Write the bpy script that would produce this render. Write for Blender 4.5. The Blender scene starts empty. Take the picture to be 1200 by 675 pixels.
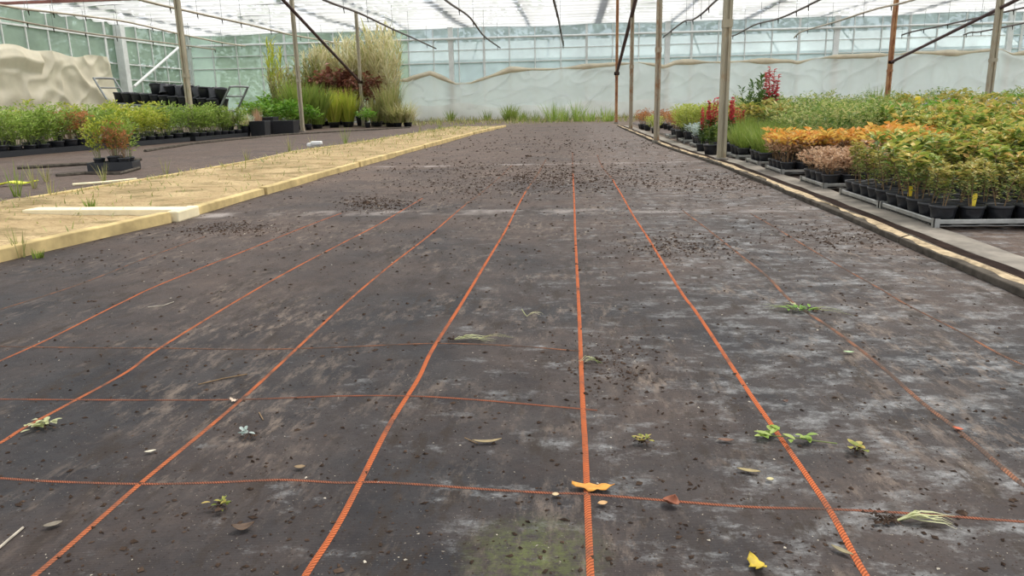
import bpy, bmesh, math, random
from mathutils import Vector, Matrix
R = random.Random(7)
C = bpy.context.scene.collection
SC = bpy.context.scene

# ---------------------------------------------------------------- camera
F, H, W2, H2 = 880.0, 0.68, 600.0, 337.5
_Y = Vector((72/F, 217.5/F, -1)).normalized()
_Z = Vector((1, .022, 0)).cross(_Y).normalized()
_X = _Y.cross(_Z)
ROT = Matrix((_X, _Y, _Z))                 # camera axes -> world
cam_d = bpy.data.cameras.new('camera'); cam = bpy.data.objects.new('camera', cam_d); C.objects.link(cam)
cam.matrix_world = Matrix.Translation((0, 0, H)) @ ROT.to_4x4()
cam_d.sensor_width = 36; cam_d.lens = F*36/1200; cam_d.clip_end = 500; cam_d.clip_start = .02
SC.camera = cam

# ---------------------------------------------------------------- light
SC.view_settings.view_transform = 'Standard'; SC.view_settings.look = 'None'
SC.view_settings.gamma = 1; SC.view_settings.use_curve_mapping = False
SC.view_settings.exposure = 0.42
w = bpy.data.worlds.new('sky'); SC.world = w; w.use_nodes = True
bg = w.node_tree.nodes['Background']; bg.inputs[0].default_value = (.88, .94, 1, 1); bg.inputs[1].default_value = 1.0
sl = bpy.data.lights.new('sun', 'SUN'); sl.energy = 5.2; sl.angle = math.radians(22); sl.color = (1, .95, .86)
sun = bpy.data.objects.new('sun', sl); C.objects.link(sun)
sun.rotation_euler = Vector((-.40, -.42, -1)).to_track_quat('-Z', 'Y').to_euler()
SC.cycles.max_bounces = 10; SC.cycles.transparent_max_bounces = 16; SC.cycles.diffuse_bounces = 5
SC.cycles.caustics_reflective = False; SC.cycles.caustics_refractive = False

def G(px, py, z=0.0):
    d = ROT @ Vector(((px-W2)/F, (H2-py)/F, -1)); t = (z-H)/d.z
    return Vector((d.x*t, d.y*t, z))
def P(px, py, y):
    d = ROT @ Vector(((px-W2)/F, (H2-py)/F, -1)); t = y/d.y
    return Vector((d.x*t, y, H+d.z*t))
def PX(p):
    v = ROT.transposed() @ (Vector(p)-Vector((0, 0, H)))
    return W2+F*v.x/-v.z, H2-F*v.y/-v.z

# ---------------------------------------------------------------- materials
def nt(name):
    m = bpy.data.materials.new(name); m.use_nodes = True
    t = m.node_tree; b = t.nodes['Principled BSDF']; return m, t, b
def c4(c): return (c[0], c[1], c[2], 1)
def srgb(r, g, b):
    f = lambda v: ((v/255+.055)/1.055)**2.4 if v > 10 else v/255/12.92
    return (f(r), f(g), f(b))
def ramp(t, src, stops):
    r = t.nodes.new('ShaderNodeValToRGB'); e = r.color_ramp.elements
    while len(e) < len(stops): e.new(.5)
    for i, (p, c) in enumerate(stops): e[i].position = p; e[i].color = c4(c) if not isinstance(c, float) else (c, c, c, 1)
    t.links.new(src, r.inputs[0]); return r.outputs[0]
def noise(t, scale, detail=4, vec=None, rough=.6, stretch=None):
    n = t.nodes.new('ShaderNodeTexNoise'); n.inputs['Scale'].default_value = scale
    n.inputs['Detail'].default_value = detail; n.inputs['Roughness'].default_value = rough
    tc = t.nodes.new('ShaderNodeTexCoord')
    if stretch:
        mp = t.nodes.new('ShaderNodeMapping'); mp.inputs['Scale'].default_value = stretch
        t.links.new(tc.outputs['Object'], mp.inputs[0]); t.links.new(mp.outputs[0], n.inputs[0])
    else: t.links.new(tc.outputs['Object'], n.inputs[0])
    return n.outputs[0]
def mix(t, f, a, b):
    m = t.nodes.new('ShaderNodeMix'); m.data_type = 'RGBA'
    for i, v in ((0, f), (6, a), (7, b)):
        if isinstance(v, (tuple, float, int)): m.inputs[i].default_value = c4(v) if isinstance(v, tuple) else v
        else: t.links.new(v, m.inputs[i])
    return m.outputs[2]
def bump(t, b, h, s=.3, d=.01):
    n = t.nodes.new('ShaderNodeBump'); n.inputs['Strength'].default_value = s; n.inputs['Distance'].default_value = d
    t.links.new(h, n.inputs['Height']); t.links.new(n.outputs[0], b.inputs['Normal'])
def simple(name, col, rough=.6, metal=0, var=.25, scale=20, bmp=0, spec=.5):
    m, t, b = nt(name); n = noise(t, scale)
    lo = tuple(x*(1-var) for x in col); hi = tuple(min(1, x*(1+var)) for x in col)
    t.links.new(ramp(t, n, [(.3, lo), (.7, hi)]), b.inputs['Base Color'])
    b.inputs['Roughness'].default_value = rough; b.inputs['Metallic'].default_value = metal
    b.inputs['Specular IOR Level'].default_value = spec
    if bmp: bump(t, b, n, bmp)
    return m
def leafmat(name, cols, trans=.35, rough=.5):
    m, t, b = nt(name)
    g = t.nodes.new('ShaderNodeNewGeometry'); oi = t.nodes.new('ShaderNodeObjectInfo')
    ma = t.nodes.new('ShaderNodeMath'); ma.operation = 'MULTIPLY_ADD'; ma.inputs[1].default_value = .22; 
    t.links.new(oi.outputs['Random'], ma.inputs[0])
    mb = t.nodes.new('ShaderNodeMath'); mb.operation = 'MULTIPLY'; mb.inputs[1].default_value = .8
    t.links.new(g.outputs['Random Per Island'], mb.inputs[0]); t.links.new(mb.outputs[0], ma.inputs[2])
    n = len(cols)-1
    col = ramp(t, ma.outputs[0], [(i/n, c) for i, c in enumerate(cols)])
    t.links.new(col, b.inputs['Base Color']); b.inputs['Roughness'].default_value = rough
    b.inputs['Specular IOR Level'].default_value = .3
    tr = t.nodes.new('ShaderNodeBsdfTranslucent'); t.links.new(col, tr.inputs[0])
    ms = t.nodes.new('ShaderNodeMixShader'); ms.inputs[0].default_value = trans
    t.links.new(b.outputs[0], ms.inputs[1]); t.links.new(tr.outputs[0], ms.inputs[2])
    t.links.new(ms.outputs[0], t.nodes['Material Output'].inputs[0]); return m
def film(name, col, transp, transl, gloss=.05, var=.12, scale=1.5, tint=(1, 1, 1), rough=.25):
    m, t, b = nt(name); N = t.nodes; out = N['Material Output']
    n = noise(t, scale, 5); lo = tuple(x*(1-var) for x in col)
    cc = ramp(t, n, [(.3, lo), (.65, col)])
    d = N.new('ShaderNodeBsdfDiffuse'); tl = N.new('ShaderNodeBsdfTranslucent'); tp = N.new('ShaderNodeBsdfTransparent'); gl = N.new('ShaderNodeBsdfGlossy')
    t.links.new(cc, d.inputs[0]); t.links.new(cc, tl.inputs[0]); tp.inputs[0].default_value = c4(tint); gl.inputs['Roughness'].default_value = rough
    def ms(f, a, bb):
        x = N.new('ShaderNodeMixShader'); x.inputs[0].default_value = f
        t.links.new(a.outputs[0], x.inputs[1]); t.links.new(bb.outputs[0], x.inputs[2]); return x
    s = ms(transl, d, tl); s = ms(gloss, s, gl); s = ms(transp, s, tp)
    t.links.new(s.outputs[0], out.inputs[0]); return m

def mat_fabric(name, far):
    m, t, b = nt(name); N = t.nodes; L = t.links
    tc = N.new('ShaderNodeTexCoord'); sx = N.new('ShaderNodeSeparateXYZ'); L.new(tc.outputs['Object'], sx.inputs[0])
    big = noise(t, .9, 5, rough=.65); mid = noise(t, 4.5, 8, rough=.72); fine = noise(t, 60, 6, rough=.75); dustn = noise(t, 7, 9, rough=.78, stretch=(1, 1.6, 1))
    base = mix(t, ramp(t, mid, [(.35, 0.0), (.7, 1.0)]), (.017, .016, .019), (.046, .042, .043))
    # soil dirt; its rise towards the far end also paints in the grazing sheen
    yr = N.new('ShaderNodeMapRange'); L.new(sx.outputs[1], yr.inputs[0])
    yr.inputs[1].default_value = 2.0 if not far else -5; yr.inputs[2].default_value = 9.0 if not far else 2; yr.inputs[3].default_value = 0; yr.inputs[4].default_value = .34
    a = N.new('ShaderNodeMath'); a.operation = 'ADD'; L.new(big, a.inputs[0]); L.new(yr.outputs[0], a.inputs[1])
    sm = N.new('ShaderNodeMath'); sm.operation = 'MULTIPLY'; L.new(ramp(t, a.outputs[0], [(.42, 0.0), (.85, 1.0)]), sm.inputs[0])
    L.new(ramp(t, fine, [(.25, .35), (.65, 1.0)]), sm.inputs[1])
    c = mix(t, sm.outputs[0], base, (.124, .084, .065))
    # pale dust, mostly towards the east side
    xr = N.new('ShaderNodeMapRange'); L.new(sx.outputs[0], xr.inputs[0]); xr.inputs[1].default_value = -1.2; xr.inputs[2].default_value = .6; xr.inputs[3].default_value = -.10; xr.inputs[4].default_value = .045
    a2 = N.new('ShaderNodeMath'); a2.operation = 'ADD'; L.new(dustn, a2.inputs[0]); L.new(xr.outputs[0], a2.inputs[1])
    dm = N.new('ShaderNodeMath'); dm.operation = 'MULTIPLY'; L.new(ramp(t, a2.outputs[0], [(.53, 0.0), (.70, .9)]), dm.inputs[0]); L.new(ramp(t, fine, [(.3, .1), (.62, 1.0)]), dm.inputs[1])
    c = mix(t, dm.outputs[0], c, (.30, .305, .31))
    sp1 = noise(t, 130, 3, rough=.6); sp2 = noise(t, 210, 2, rough=.5)
    c = mix(t, ramp(t, sp1, [(.31, .85), (.37, 0.0)]), c, (.018, .013, .011))
    c = mix(t, ramp(t, sp2, [(.70, 0.0), (.75, .75)]), c, (.30, .26, .21))
    n5 = noise(t, 5, 7, rough=.7, stretch=(1, .5, 1)); n18 = noise(t, 20, 6, rough=.75, stretch=(1, .35, 1))
    pm = N.new('ShaderNodeMath'); pm.operation = 'MULTIPLY'; L.new(ramp(t, n5, [(.46, .15), (.60, 1.0)]), pm.inputs[0]); L.new(ramp(t, n18, [(.50, 0.0), (.58, .9)]), pm.inputs[1])
    c = mix(t, pm.outputs[0], c, (.030, .021, .016))
    pm2 = N.new('ShaderNodeMath'); pm2.operation = 'MULTIPLY'; L.new(ramp(t, noise(t, 1.6, 6, rough=.7), [(.46, 0.0), (.60, 1.0)]), pm2.inputs[0]); L.new(ramp(t, noise(t, 28, 6, rough=.8, stretch=(1, .3, 1)), [(.50, 0.0), (.62, .7)]), pm2.inputs[1])
    c = mix(t, pm2.outputs[0], c, (.20, .155, .125))
    # pale chalky bands along two fabric overlaps
    for yc, hw in ((4.78, .16), (8.6, .14)):
        s1 = N.new('ShaderNodeMath'); s1.operation = 'SUBTRACT'; L.new(sx.outputs[1], s1.inputs[0]); s1.inputs[1].default_value = yc
        s2 = N.new('ShaderNodeMath'); s2.operation = 'ABSOLUTE'; L.new(s1.outputs[0], s2.inputs[0])
        r = N.new('ShaderNodeMapRange'); L.new(s2.outputs[0], r.inputs[0]); r.inputs[1].default_value = hw*.35; r.inputs[2].default_value = hw; r.inputs[3].default_value = 1; r.inputs[4].default_value = 0
        q = N.new('ShaderNodeMath'); q.operation = 'MULTIPLY'; L.new(r.outputs[0], q.inputs[0]); L.new(ramp(t, noise(t, 2.2, 7, rough=.7), [(.46, 0.0), (.66, .8 if not far else .15)]), q.inputs[1])
        c = mix(t, q.outputs[0], c, (.36, .32, .30))
    # green moss patch
    if not far:
        vm = N.new('ShaderNodeVectorMath'); vm.operation = 'DISTANCE'; L.new(tc.outputs['Object'], vm.inputs[0]); p = G(625, 655); vm.inputs[1].default_value = (p.x, p.y, 0)
        r = N.new('ShaderNodeMapRange'); L.new(vm.outputs['Value'], r.inputs[0]); r.inputs[1].default_value = .02; r.inputs[2].default_value = .13; r.inputs[3].default_value = .6; r.inputs[4].default_value = 0
        q = N.new('ShaderNodeMath'); q.operation = 'MULTIPLY'; L.new(r.outputs[0], q.inputs[0]); L.new(ramp(t, noise(t, 55, 8, rough=.75), [(.42, 0.0), (.58, 1.0)]), q.inputs[1])
        c = mix(t, q.outputs[0], c, (.115, .14, .035))
    L.new(c, b.inputs['Base Color']); b.inputs['Roughness'].default_value = .7; b.inputs['Specular IOR Level'].default_value = .18
    wv = N.new('ShaderNodeTexWave'); wv.inputs['Scale'].default_value = 90; wv.bands_direction = 'Y'; L.new(tc.outputs['Object'], wv.inputs[0])
    ad = N.new('ShaderNodeMath'); ad.operation = 'MULTIPLY_ADD'; ad.inputs[1].default_value = .15; L.new(wv.outputs[1], ad.inputs[0]); L.new(fine, ad.inputs[2])
    bump(t, b, ad.outputs[0], .35, .006); return m

M = {}
M['fabric'] = mat_fabric('woven_fabric', False); M['fabric2'] = mat_fabric('woven_fabric_dusty', True)
def threadmat(name, col, dirt):
    m, t, b = nt(name); N = t.nodes
    uv = N.new('ShaderNodeUVMap'); wv = N.new('ShaderNodeTexWave'); wv.bands_direction = 'DIAGONAL'; wv.inputs['Scale'].default_value = .95
    t.links.new(uv.outputs[0], wv.inputs[0])
    c = mix(t, wv.outputs[1], tuple(x*.48 for x in col), tuple(min(1, x*1.2) for x in col))
    c = mix(t, ramp(t, noise(t, 9, 6, rough=.7), [(.62-dirt, 0.0), (.86-dirt, .92)]), c, (.075, .06, .052))
    t.links.new(c, b.inputs['Base Color']); b.inputs['Roughness'].default_value = .85; b.inputs['Specular IOR Level'].default_value = .1; bump(t, b, wv.outputs[1], .5, .003); return m
M['thread'] = threadmat('orange_thread', (.47, .125, .048), .13)
M['thread_mid'] = threadmat('faded_orange_thread', (.44, .13, .055), .19)
M['thread_dull'] = threadmat('dull_orange_thread', (.30, .105, .06), .20)
M['thread_dusty'] = threadmat('dusty_orange_thread', (.36, .15, .08), .32)
M['soilfloor'] = simple('bare_soil', (.12, .092, .07), .9, var=.5, scale=3, bmp=.4, spec=.2)
M['concrete'] = simple('concrete', (.215, .19, .16), .85, var=.35, scale=9, bmp=.2, spec=.3)
def sandmat():
    m, t, b = nt('sand'); n1 = noise(t, 2.2, 7, rough=.65); n2 = noise(t, 40, 6); n3 = noise(t, 4.5, 7, rough=.72, stretch=(.45, 1, 1))
    c = mix(t, ramp(t, n1, [(.3, 0.0), (.7, 1.0)]), (.29, .205, .105), (.54, .41, .235))
    c = mix(t, ramp(t, n3, [(.49, 0.0), (.60, .75)]), c, (.16, .13, .06))
    c = mix(t, ramp(t, n2, [(.36, .8), (.47, 0.0)]), c, (.26, .18, .10))
    t.links.new(c, b.inputs['Base Color']); b.inputs['Roughness'].default_value = .95; b.inputs['Specular IOR Level'].default_value = .1
    bump(t, b, n2, .6, .02); return m
M['sand'] = sandmat()
M['kerb'] = simple('yellow_lit_kerb', (.50, .38, .18), .85, var=.35, scale=5, bmp=.2, spec=.2)  # yellow of the warm light is put into the kerb's base colour
M['pale_board'] = simple('pale_board', (.78, .68, .46), .7, var=.12, scale=8, bmp=.1, spec=.2)
M['old_wood'] = simple('weathered_wood', (.085, .073, .060), .9, var=.45, scale=14, bmp=.3, spec=.06)
M['rust_dark'] = simple('dark_rusty_steel', (.022, .013, .010), .9, var=.5, scale=12, bmp=.2, spec=.06)
M['sandstrip'] = simple('sand_on_board', (.40, .31, .20), .95, var=.55, scale=18, bmp=.5, spec=.1)
M['galv'] = simple('galvanised_steel', (.42, .42, .40), .42, .7, var=.25, scale=10)
M['white_steel'] = simple('painted_white_steel', (.66, .68, .66), .5, 0, var=.12, scale=4)
M['grey_steel'] = simple('grey_frame_steel', (.20, .215, .21), .55, 0, var=.2, scale=5)
M['black_pot'] = simple('black_plastic', (.017, .018, .022), .42, var=.25, scale=30)
M['soil'] = simple('potting_soil', (.04, .028, .02), .95, var=.6, scale=60, bmp=.8, spec=.1)
M['pipe'] = simple('brown_hose', (.085, .06, .05), .5, var=.3, scale=6)
M['pipe_tan'] = simple('tan_hose', (.42, .36, .27), .5, var=.25, scale=3)
M['brace'] = simple('rusty_dark_pole', (.075, .04, .04), .6, var=.4, scale=8)
M['redbeam'] = simple('red_rust_beam', (.30, .115, .095), .6, var=.3, scale=3)
M['bark'] = simple('brown_stem', (.19, .12, .06), .8, var=.4, scale=40)
M['greenstem'] = simple('green_stem', (.16, .20, .06), .7, var=.3, scale=40)
M['yellow'] = simple('yellow_plastic', (.85, .62, .02), .45, var=.08, scale=30)
M['lime'] = simple('yellow_strap', (.75, .78, .05), .5, var=.1, scale=30)
M['white_scrap'] = simple('white_plastic', (.75, .75, .72), .5, var=.05)
def postmat(name, lo, hi, rust, amt):
    m, t, b = nt(name); n = noise(t, 5, 6, stretch=(3, 3, .5)); n2 = noise(t, 3.2, 6, rough=.7, stretch=(2, 2, .8))
    c = mix(t, ramp(t, n, [(.3, 0.0), (.7, 1.0)]), lo, hi)
    c = mix(t, ramp(t, n2, [(.68-amt, 0.0), (.82-amt, 1.0)]), c, rust)
    t.links.new(c, b.inputs['Base Color']); b.inputs['Roughness'].default_value = .55; b.inputs['Metallic'].default_value = .15
    bump(t, b, n, .15); return m
M['post_grey'] = postmat('grey_post_steel', (.27, .235, .165), (.44, .385, .275), (.30, .20, .10), .14)
M['post_tan'] = postmat('tan_post_steel', (.30, .25, .18), (.42, .36, .26), (.25, .12, .05), .2)
M['post_rust'] = postmat('rusty_post_steel', (.40, .20, .085), (.52, .30, .13), (.26, .095, .035), .25)
M['ceil'] = film('white_shade_screen', (.62, .625, .63), .50, .78, 0, var=.06, scale=.35)
M['plastic'] = film('white_plastic_film', (.98, .955, .91), .24, .55, .02, var=.05, scale=1.2)
M['plastic_cream'] = film('cream_plastic_film', (.95, .85, .68), .03, .42, .05, var=.18, scale=1.1)
M['plastic_edge'] = film('tan_plastic_edge', (.86, .77, .60), .0, .35, .03, var=.2, scale=2)
M['glass'] = film('dusty_green_glass', (.56, .67, .58), .38, .50, .05, var=.30, scale=.8, tint=(.88, .95, .90), rough=.2)
M['glass_blue'] = film('dusty_blue_glass', (.66, .75, .78), .44, .50, .05, var=.30, scale=.8, tint=(.93, .97, .98), rough=.2)
M['grass_out'] = simple('outdoor_grass', (.10, .15, .05), .9, var=.4, scale=2, spec=.1)
M['crumb'] = simple('dry_soil_crumbs', (.055, .036, .026), .95, var=.6, scale=30, spec=.1)
M['chip'] = simple('pale_chips', (.45, .40, .33), .9, var=.4, scale=30, spec=.1)
# leaves
LM = {
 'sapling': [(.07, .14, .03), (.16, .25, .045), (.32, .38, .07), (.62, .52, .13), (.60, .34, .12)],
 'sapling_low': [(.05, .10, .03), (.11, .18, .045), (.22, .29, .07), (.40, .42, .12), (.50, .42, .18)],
 'orange': [(.34, .28, .06), (.60, .36, .08), (.70, .32, .07), (.82, .66, .16), (.62, .20, .07)],
 'dry': [(.32, .19, .10), (.52, .34, .21), (.66, .47, .31), (.42, .24, .14), (.72, .56, .40)],
 'varieg': [(.06, .13, .025), (.14, .25, .045), (.30, .38, .10), (.62, .58, .25), (.18, .28, .05)],
 'bright': [(.07, .18, .02), (.12, .27, .025), (.18, .36, .04), (.26, .42, .06), (.10, .20, .03)],
 'olive': [(.14, .19, .035), (.26, .29, .06), (.42, .37, .09), (.54, .40, .11), (.20, .24, .05)],
 'lime': [(.30, .38, .06), (.42, .48, .09), (.52, .55, .14), (.36, .40, .08)],
 'silver': [(.26, .34, .30), (.40, .48, .44), (.55, .62, .60), (.20, .28, .20)],
 'bluegrey': [(.20, .23, .24), (.32, .35, .38), (.42, .46, .50), (.22, .26, .18)],
 'darkgreen': [(.045, .09, .02), (.07, .14, .03), (.11, .18, .04), (.14, .20, .06)],
 'redflower': [(.48, .03, .05), (.62, .06, .09), (.70, .14, .15), (.40, .03, .03)],
 'rustleaf': [(.14, .05, .03), (.24, .09, .06), (.30, .13, .08), (.18, .09, .04)],
 'rustshrub': [(.34, .13, .04), (.46, .19, .07), (.52, .25, .10), (.28, .14, .05)],
 'weedgreen': [(.14, .24, .035), (.22, .34, .05), (.30, .42, .08), (.40, .48, .13), (.18, .26, .06)],
 'yellowgreen': [(.28, .36, .04), (.40, .46, .06), (.52, .54, .08), (.60, .55, .13)],
 'straw': [(.50, .44, .22), (.66, .60, .36), (.80, .74, .50), (.42, .44, .17), (.86, .80, .60)],
 'sedge': [(.14, .18, .05), (.24, .27, .08), (.36, .36, .13), (.44, .38, .18), (.20, .20, .08)],
 'grassgreen': [(.12, .20, .03), (.20, .29, .05), (.30, .36, .08), (.16, .23, .04)],
 'tree': [(.06, .10, .035), (.09, .15, .05), (.13, .19, .07), (.08, .12, .05)],
 'palestem': [(.42, .45, .20), (.52, .54, .28), (.58, .58, .36)],
}
for k, v in LM.items(): M['leaf_'+k] = leafmat(k+'_leaves', v)

# ---------------------------------------------------------------- mesh helpers
class MB:
    def __init__(s): s.v = []; s.f = []; s.m = []; s.mi = 0; s.uv = {}
    def add(s, vs, fs):
        o = len(s.v); s.v += [tuple(x) for x in vs]
        for f in fs: s.f.append([o+i for i in f]); s.m.append(s.mi)
        return o
    def box(s, a, b, mat=None):
        (x0, y0, z0), (x1, y1, z1) = a, b
        vs = [(x0,y0,z0),(x1,y0,z0),(x1,y1,z0),(x0,y1,z0),(x0,y0,z1),(x1,y0,z1),(x1,y1,z1),(x0,y1,z1)]
        if mat: vs = [mat @ Vector(p) for p in vs]
        s.add(vs, [(0,3,2,1),(4,5,6,7),(0,1,5,4),(1,2,6,5),(2,3,7,6),(3,0,4,7)])
    def tube(s, pts, r, n=8, cap=True):
        pts = [Vector(p) for p in pts]; rs = r if isinstance(r, (list, tuple)) else [r]*len(pts)
        rings = []; prev = None
        for i, p in enumerate(pts):
            d = (pts[min(i+1, len(pts)-1)]-pts[max(i-1, 0)]).normalized()
            if prev is None: u = d.orthogonal().normalized()
            else: u = (prev-d*prev.dot(d)); u = u.normalized() if u.length > 1e-6 else d.orthogonal().normalized()
            prev = u; v = d.cross(u)
            rings.append(s.add([p+(u*math.cos(a)+v*math.sin(a))*rs[i] for a in [2*math.pi*k/n for k in range(n)]], []))
        for a, b in zip(rings, rings[1:]):
            for k in range(n): s.f.append([a+k, a+(k+1)%n, b+(k+1)%n, b+k]); s.m.append(s.mi)
        if cap:
            s.f.append([rings[0]+k for k in reversed(range(n))]); s.m.append(s.mi)
            s.f.append([rings[-1]+k for k in range(n)]); s.m.append(s.mi)
    def lathe(s, prof, n=20, c=(0, 0, 0), capb=True, capt=False):
        rings = [s.add([(c[0]+r*math.cos(2*math.pi*k/n), c[1]+r*math.sin(2*math.pi*k/n), c[2]+z) for k in range(n)], []) for r, z in prof]
        for a, b in zip(rings, rings[1:]):
            for k in range(n): s.f.append([a+k, a+(k+1)%n, b+(k+1)%n, b+k]); s.m.append(s.mi)
        if capb: s.f.append([rings[0]+k for k in reversed(range(n))]); s.m.append(s.mi)
        if capt: s.f.append([rings[-1]+k for k in range(n)]); s.m.append(s.mi)
    def leaf(s, p, d, up, l, w, fold=.25):
        d = d.normalized(); sd = d.cross(up)
        if sd.length < 1e-4: sd = d.orthogonal()
        sd.normalize(); nn = sd.cross(d)
        b = p; t = p+d*l-nn*l*.12; m = p+d*l*.45
        s.add([b, m+sd*w*.5+nn*w*fold, t, m-sd*w*.5+nn*w*fold], [(0, 1, 2), (0, 2, 3)])
    def bigleaf(s, p, d, up, l, w, rr):
        d = d.normalized(); sd = d.cross(up).normalized(); nn = sd.cross(d); vs = []; bend = rr.uniform(-.25, .25); cu = rr.uniform(.0, .35)
        for i in range(7):
            t = i/6; ww = w*.5*math.sin(math.pi*(t*.94+.03))**.8; c = p+d*l*t+sd*bend*l*t*t-nn*cu*l*t*t*.5
            vs += [c-sd*ww+nn*ww*.35, c, c+sd*ww+nn*ww*.35]
        s.add(vs, [f for i in range(6) for f in ((3*i, 3*i+1, 3*i+4, 3*i+3), (3*i+1, 3*i+2, 3*i+5, 3*i+4))])
    def blade(s, p, d, l, w, droop, rr, seg=4):
        d = Vector(d).normalized(); sd = d.cross(Vector((0, 0, 1)))
        if sd.length < .02: sd = Vector((rr.uniform(-1, 1), rr.uniform(-1, 1), 0))
        sd.normalize(); q = Vector(p); vs = []
        for i in range(seg+1):
            t = i/seg; ww = w*.5*(1-t)**.6 if i < seg else w*.03
            vs += [q-sd*ww, q+sd*ww]
            q = q+d*(l/seg); d = (d+Vector((0, 0, -1))*droop*(.4+t)/seg*2).normalized()
        s.add(vs, [(2*i, 2*i+1, 2*i+3, 2*i+2) for i in range(seg)])
    def build(s, name, mats, parent=None, smooth=False, link=True):
        me = bpy.data.meshes.new(name); me.from_pydata(s.v, [], s.f)
        mats = mats if isinstance(mats, (list, tuple)) else [mats]
        for m in mats: me.materials.append(M[m] if isinstance(m, str) else m)
        if len(mats) > 1: me.polygons.foreach_set('material_index', s.m)
        if smooth: me.polygons.foreach_set('use_smooth', [True]*len(me.polygons))
        me.update(); o = bpy.data.objects.new(name, me)
        if link: C.objects.link(o)
        if parent: o.parent = parent
        return o
def tag(o, label, cat, group=None, kind=None):
    o['label'] = label; o['category'] = cat
    if group: o['group'] = group
    if kind: o['kind'] = kind
    return o
def thing(name, label, cat, loc=(0, 0, 0), rz=0, group=None, sc=1):
    o = bpy.data.objects.new(name, None); C.objects.link(o); o.location = loc; o.rotation_euler = (0, 0, rz); o.scale = (sc,)*3
    o.empty_display_size = .05; return tag(o, label, cat, group)
def struct(o, label=None, cat=None):
    o['kind'] = 'structure'
    if label: o['label'] = label
    if cat: o['category'] = cat
    return o
def bevel(o, wd=.004, seg=2):
    m = o.modifiers.new('bevel', 'BEVEL'); m.width = wd; m.segments = seg; m.limit_method = 'ANGLE'; return o
def shift(o, dz):
    return o
def gz(x, y):   # slightly uneven lie of the fabric
    return .007+.0022*math.sin(2.3*x+1.1*y)+.0018*math.sin(3.7*y-1.9*x+1)+.0015*math.sin(5.1*x+.6*y+2)
def lerp(tab, t):
    if t <= tab[0][0]: return tab[0][1]
    for (a, b), (c, d) in zip(tab, tab[1:]):
        if t <= c: return b+(d-b)*(t-a)/(c-a)
    return tab[-1][1]
def spline(pts, n=8):
    pts = [Vector(p) for p in pts]; o = []
    for i in range(len(pts)-1):
        a, b, c, d = pts[max(i-1, 0)], pts[i], pts[i+1], pts[min(i+2, len(pts)-1)]
        for k in range(n):
            t = k/n; o.append(.5*((2*b)+(c-a)*t+(2*a-5*b+4*c-d)*t*t+(3*b-a-3*c+d)*t**3))
    return o+[pts[-1]]

# ================================================================ STRUCTURE
YB, ZC, XL, XR, Y0 = 34.6, 4.06, -17.5, 21.0, -4.0
b = MB(); b.box((XL-.3, Y0, -.3), (XR+.3, YB+.3, 0)); struct(b.build('floor', 'soilfloor'), 'bare soil floor of the greenhouse', 'floor')
b = MB(); b.box((-70, -20, -.6), (80, 100, -.31)); struct(b.build('ground', 'grass_out'), 'grass ground outside the greenhouse', 'ground')
# ceiling: white shade screen sagging between cross wires
b = MB(); ys = []; y = Y0
while y < YB-.02:
    for k in range(6): ys.append((y+k/6*.98, k/6))
    y += .98
ys.append((YB-.02, 0))
xs = [XL+(XR-XL)*i/40 for i in range(41)]
for (yy, t) in ys:
    for i, x in enumerate(xs):
        b.v.append((x, yy, ZC-.13*math.sin(math.pi*t)*(1+.3*math.sin(x*1.3+yy*7))-.02*math.sin(x*.9+yy)))
n = len(xs)
for j in range(len(ys)-1):
    for i in range(n-1): b.f.append([j*n+i, j*n+n+i, j*n+n+i+1, j*n+i+1])
struct(b.build('ceiling', 'ceil', smooth=True), 'white shade screen stretched under the roof', 'ceiling')
k = 0; y = Y0+.98
M['seam'] = simple('screen_seam', (.11, .11, .11), .8, var=.3)
while y < YB:                                   # support wires under the screen
    k += 1; b = MB(); pts = [(x, y+.03*math.sin(x*.8+k), ZC-.005-.03*abs(math.sin(x*.33+k))) for x in xs]
    b.tube(pts, .017+.012*(k % 3 == 0), 5); struct(b.build('trim_%d' % k, 'seam'), 'thin support wire under the shade screen', 'wire'); y += .98
# roof gutters above the screen (they show through it as grey bands)
for i, x in enumerate((-15.4, -12.2, -9.2, -7.1, -4.6, -1.8, 1.15, 4.3, 7.4, 10.6, 13.8, 17)):
    wd = .26 if i % 2 == 0 else .12
    b = MB(); b.box((x-wd/2, Y0, ZC+.12), (x+wd/2, YB, ZC+.24)); struct(b.build('trim_gutter_%d' % (i+1), 'grey_steel'), 'roof gutter above the shade screen', 'gutter')
b = MB(); b.box((XL, 22.6, ZC-.16), (-8.2, 22.75, ZC-.02)); struct(b.build('trim_beam', 'redbeam'), 'rust red cross beam under the screen', 'beam')

# far wall: columns, rails, glazing bars, one window per bay
def wallframe(name, along, mk):
    pass
b = MB(); BAY = 1.13; nb = int((XR-XL)/BAY)
for i in range(nb+1):
    x = XL+i*BAY; wd = .045 if i % 4 else .10
    b.box((x-wd/2, YB-.04, 0), (x+wd/2, YB+.04, ZC))
for z, h_ in ((.0, .25), (2.48, .04), (3.02, .03), (3.50, .07), (ZC-.05, .07)): b.box((XL, YB-.05, z), (XR, YB+.03, z+h_))
struct(b.build('wall_back', 'white_steel'), 'far greenhouse wall frame of pale steel bars', 'wall')
for i in range(nb):
    x = XL+i*BAY; b = MB()
    for z0, z1 in ((.25, 2.49), (2.51, 3.03), (3.05, 3.52), (3.56, ZC-.04)):
        t = R.uniform(-.004, .004); b.box((x+.024, YB-.004+t, z0), (x+BAY-.024, YB+.001+t, z1))
    struct(b.build('window_%d' % (i+1), 'glass' if i < 9 else 'glass_blue'), 'dusty glazed bay of the far wall', 'window')
b = MB(); b.tube([(-16.9, YB-.30, 3.5), (XR, YB-.30, 3.5)], .045, 8)
struct(b.build('trim_rail', 'white_steel'), 'white horizontal pipe in front of the far glazing', 'rail')
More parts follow.
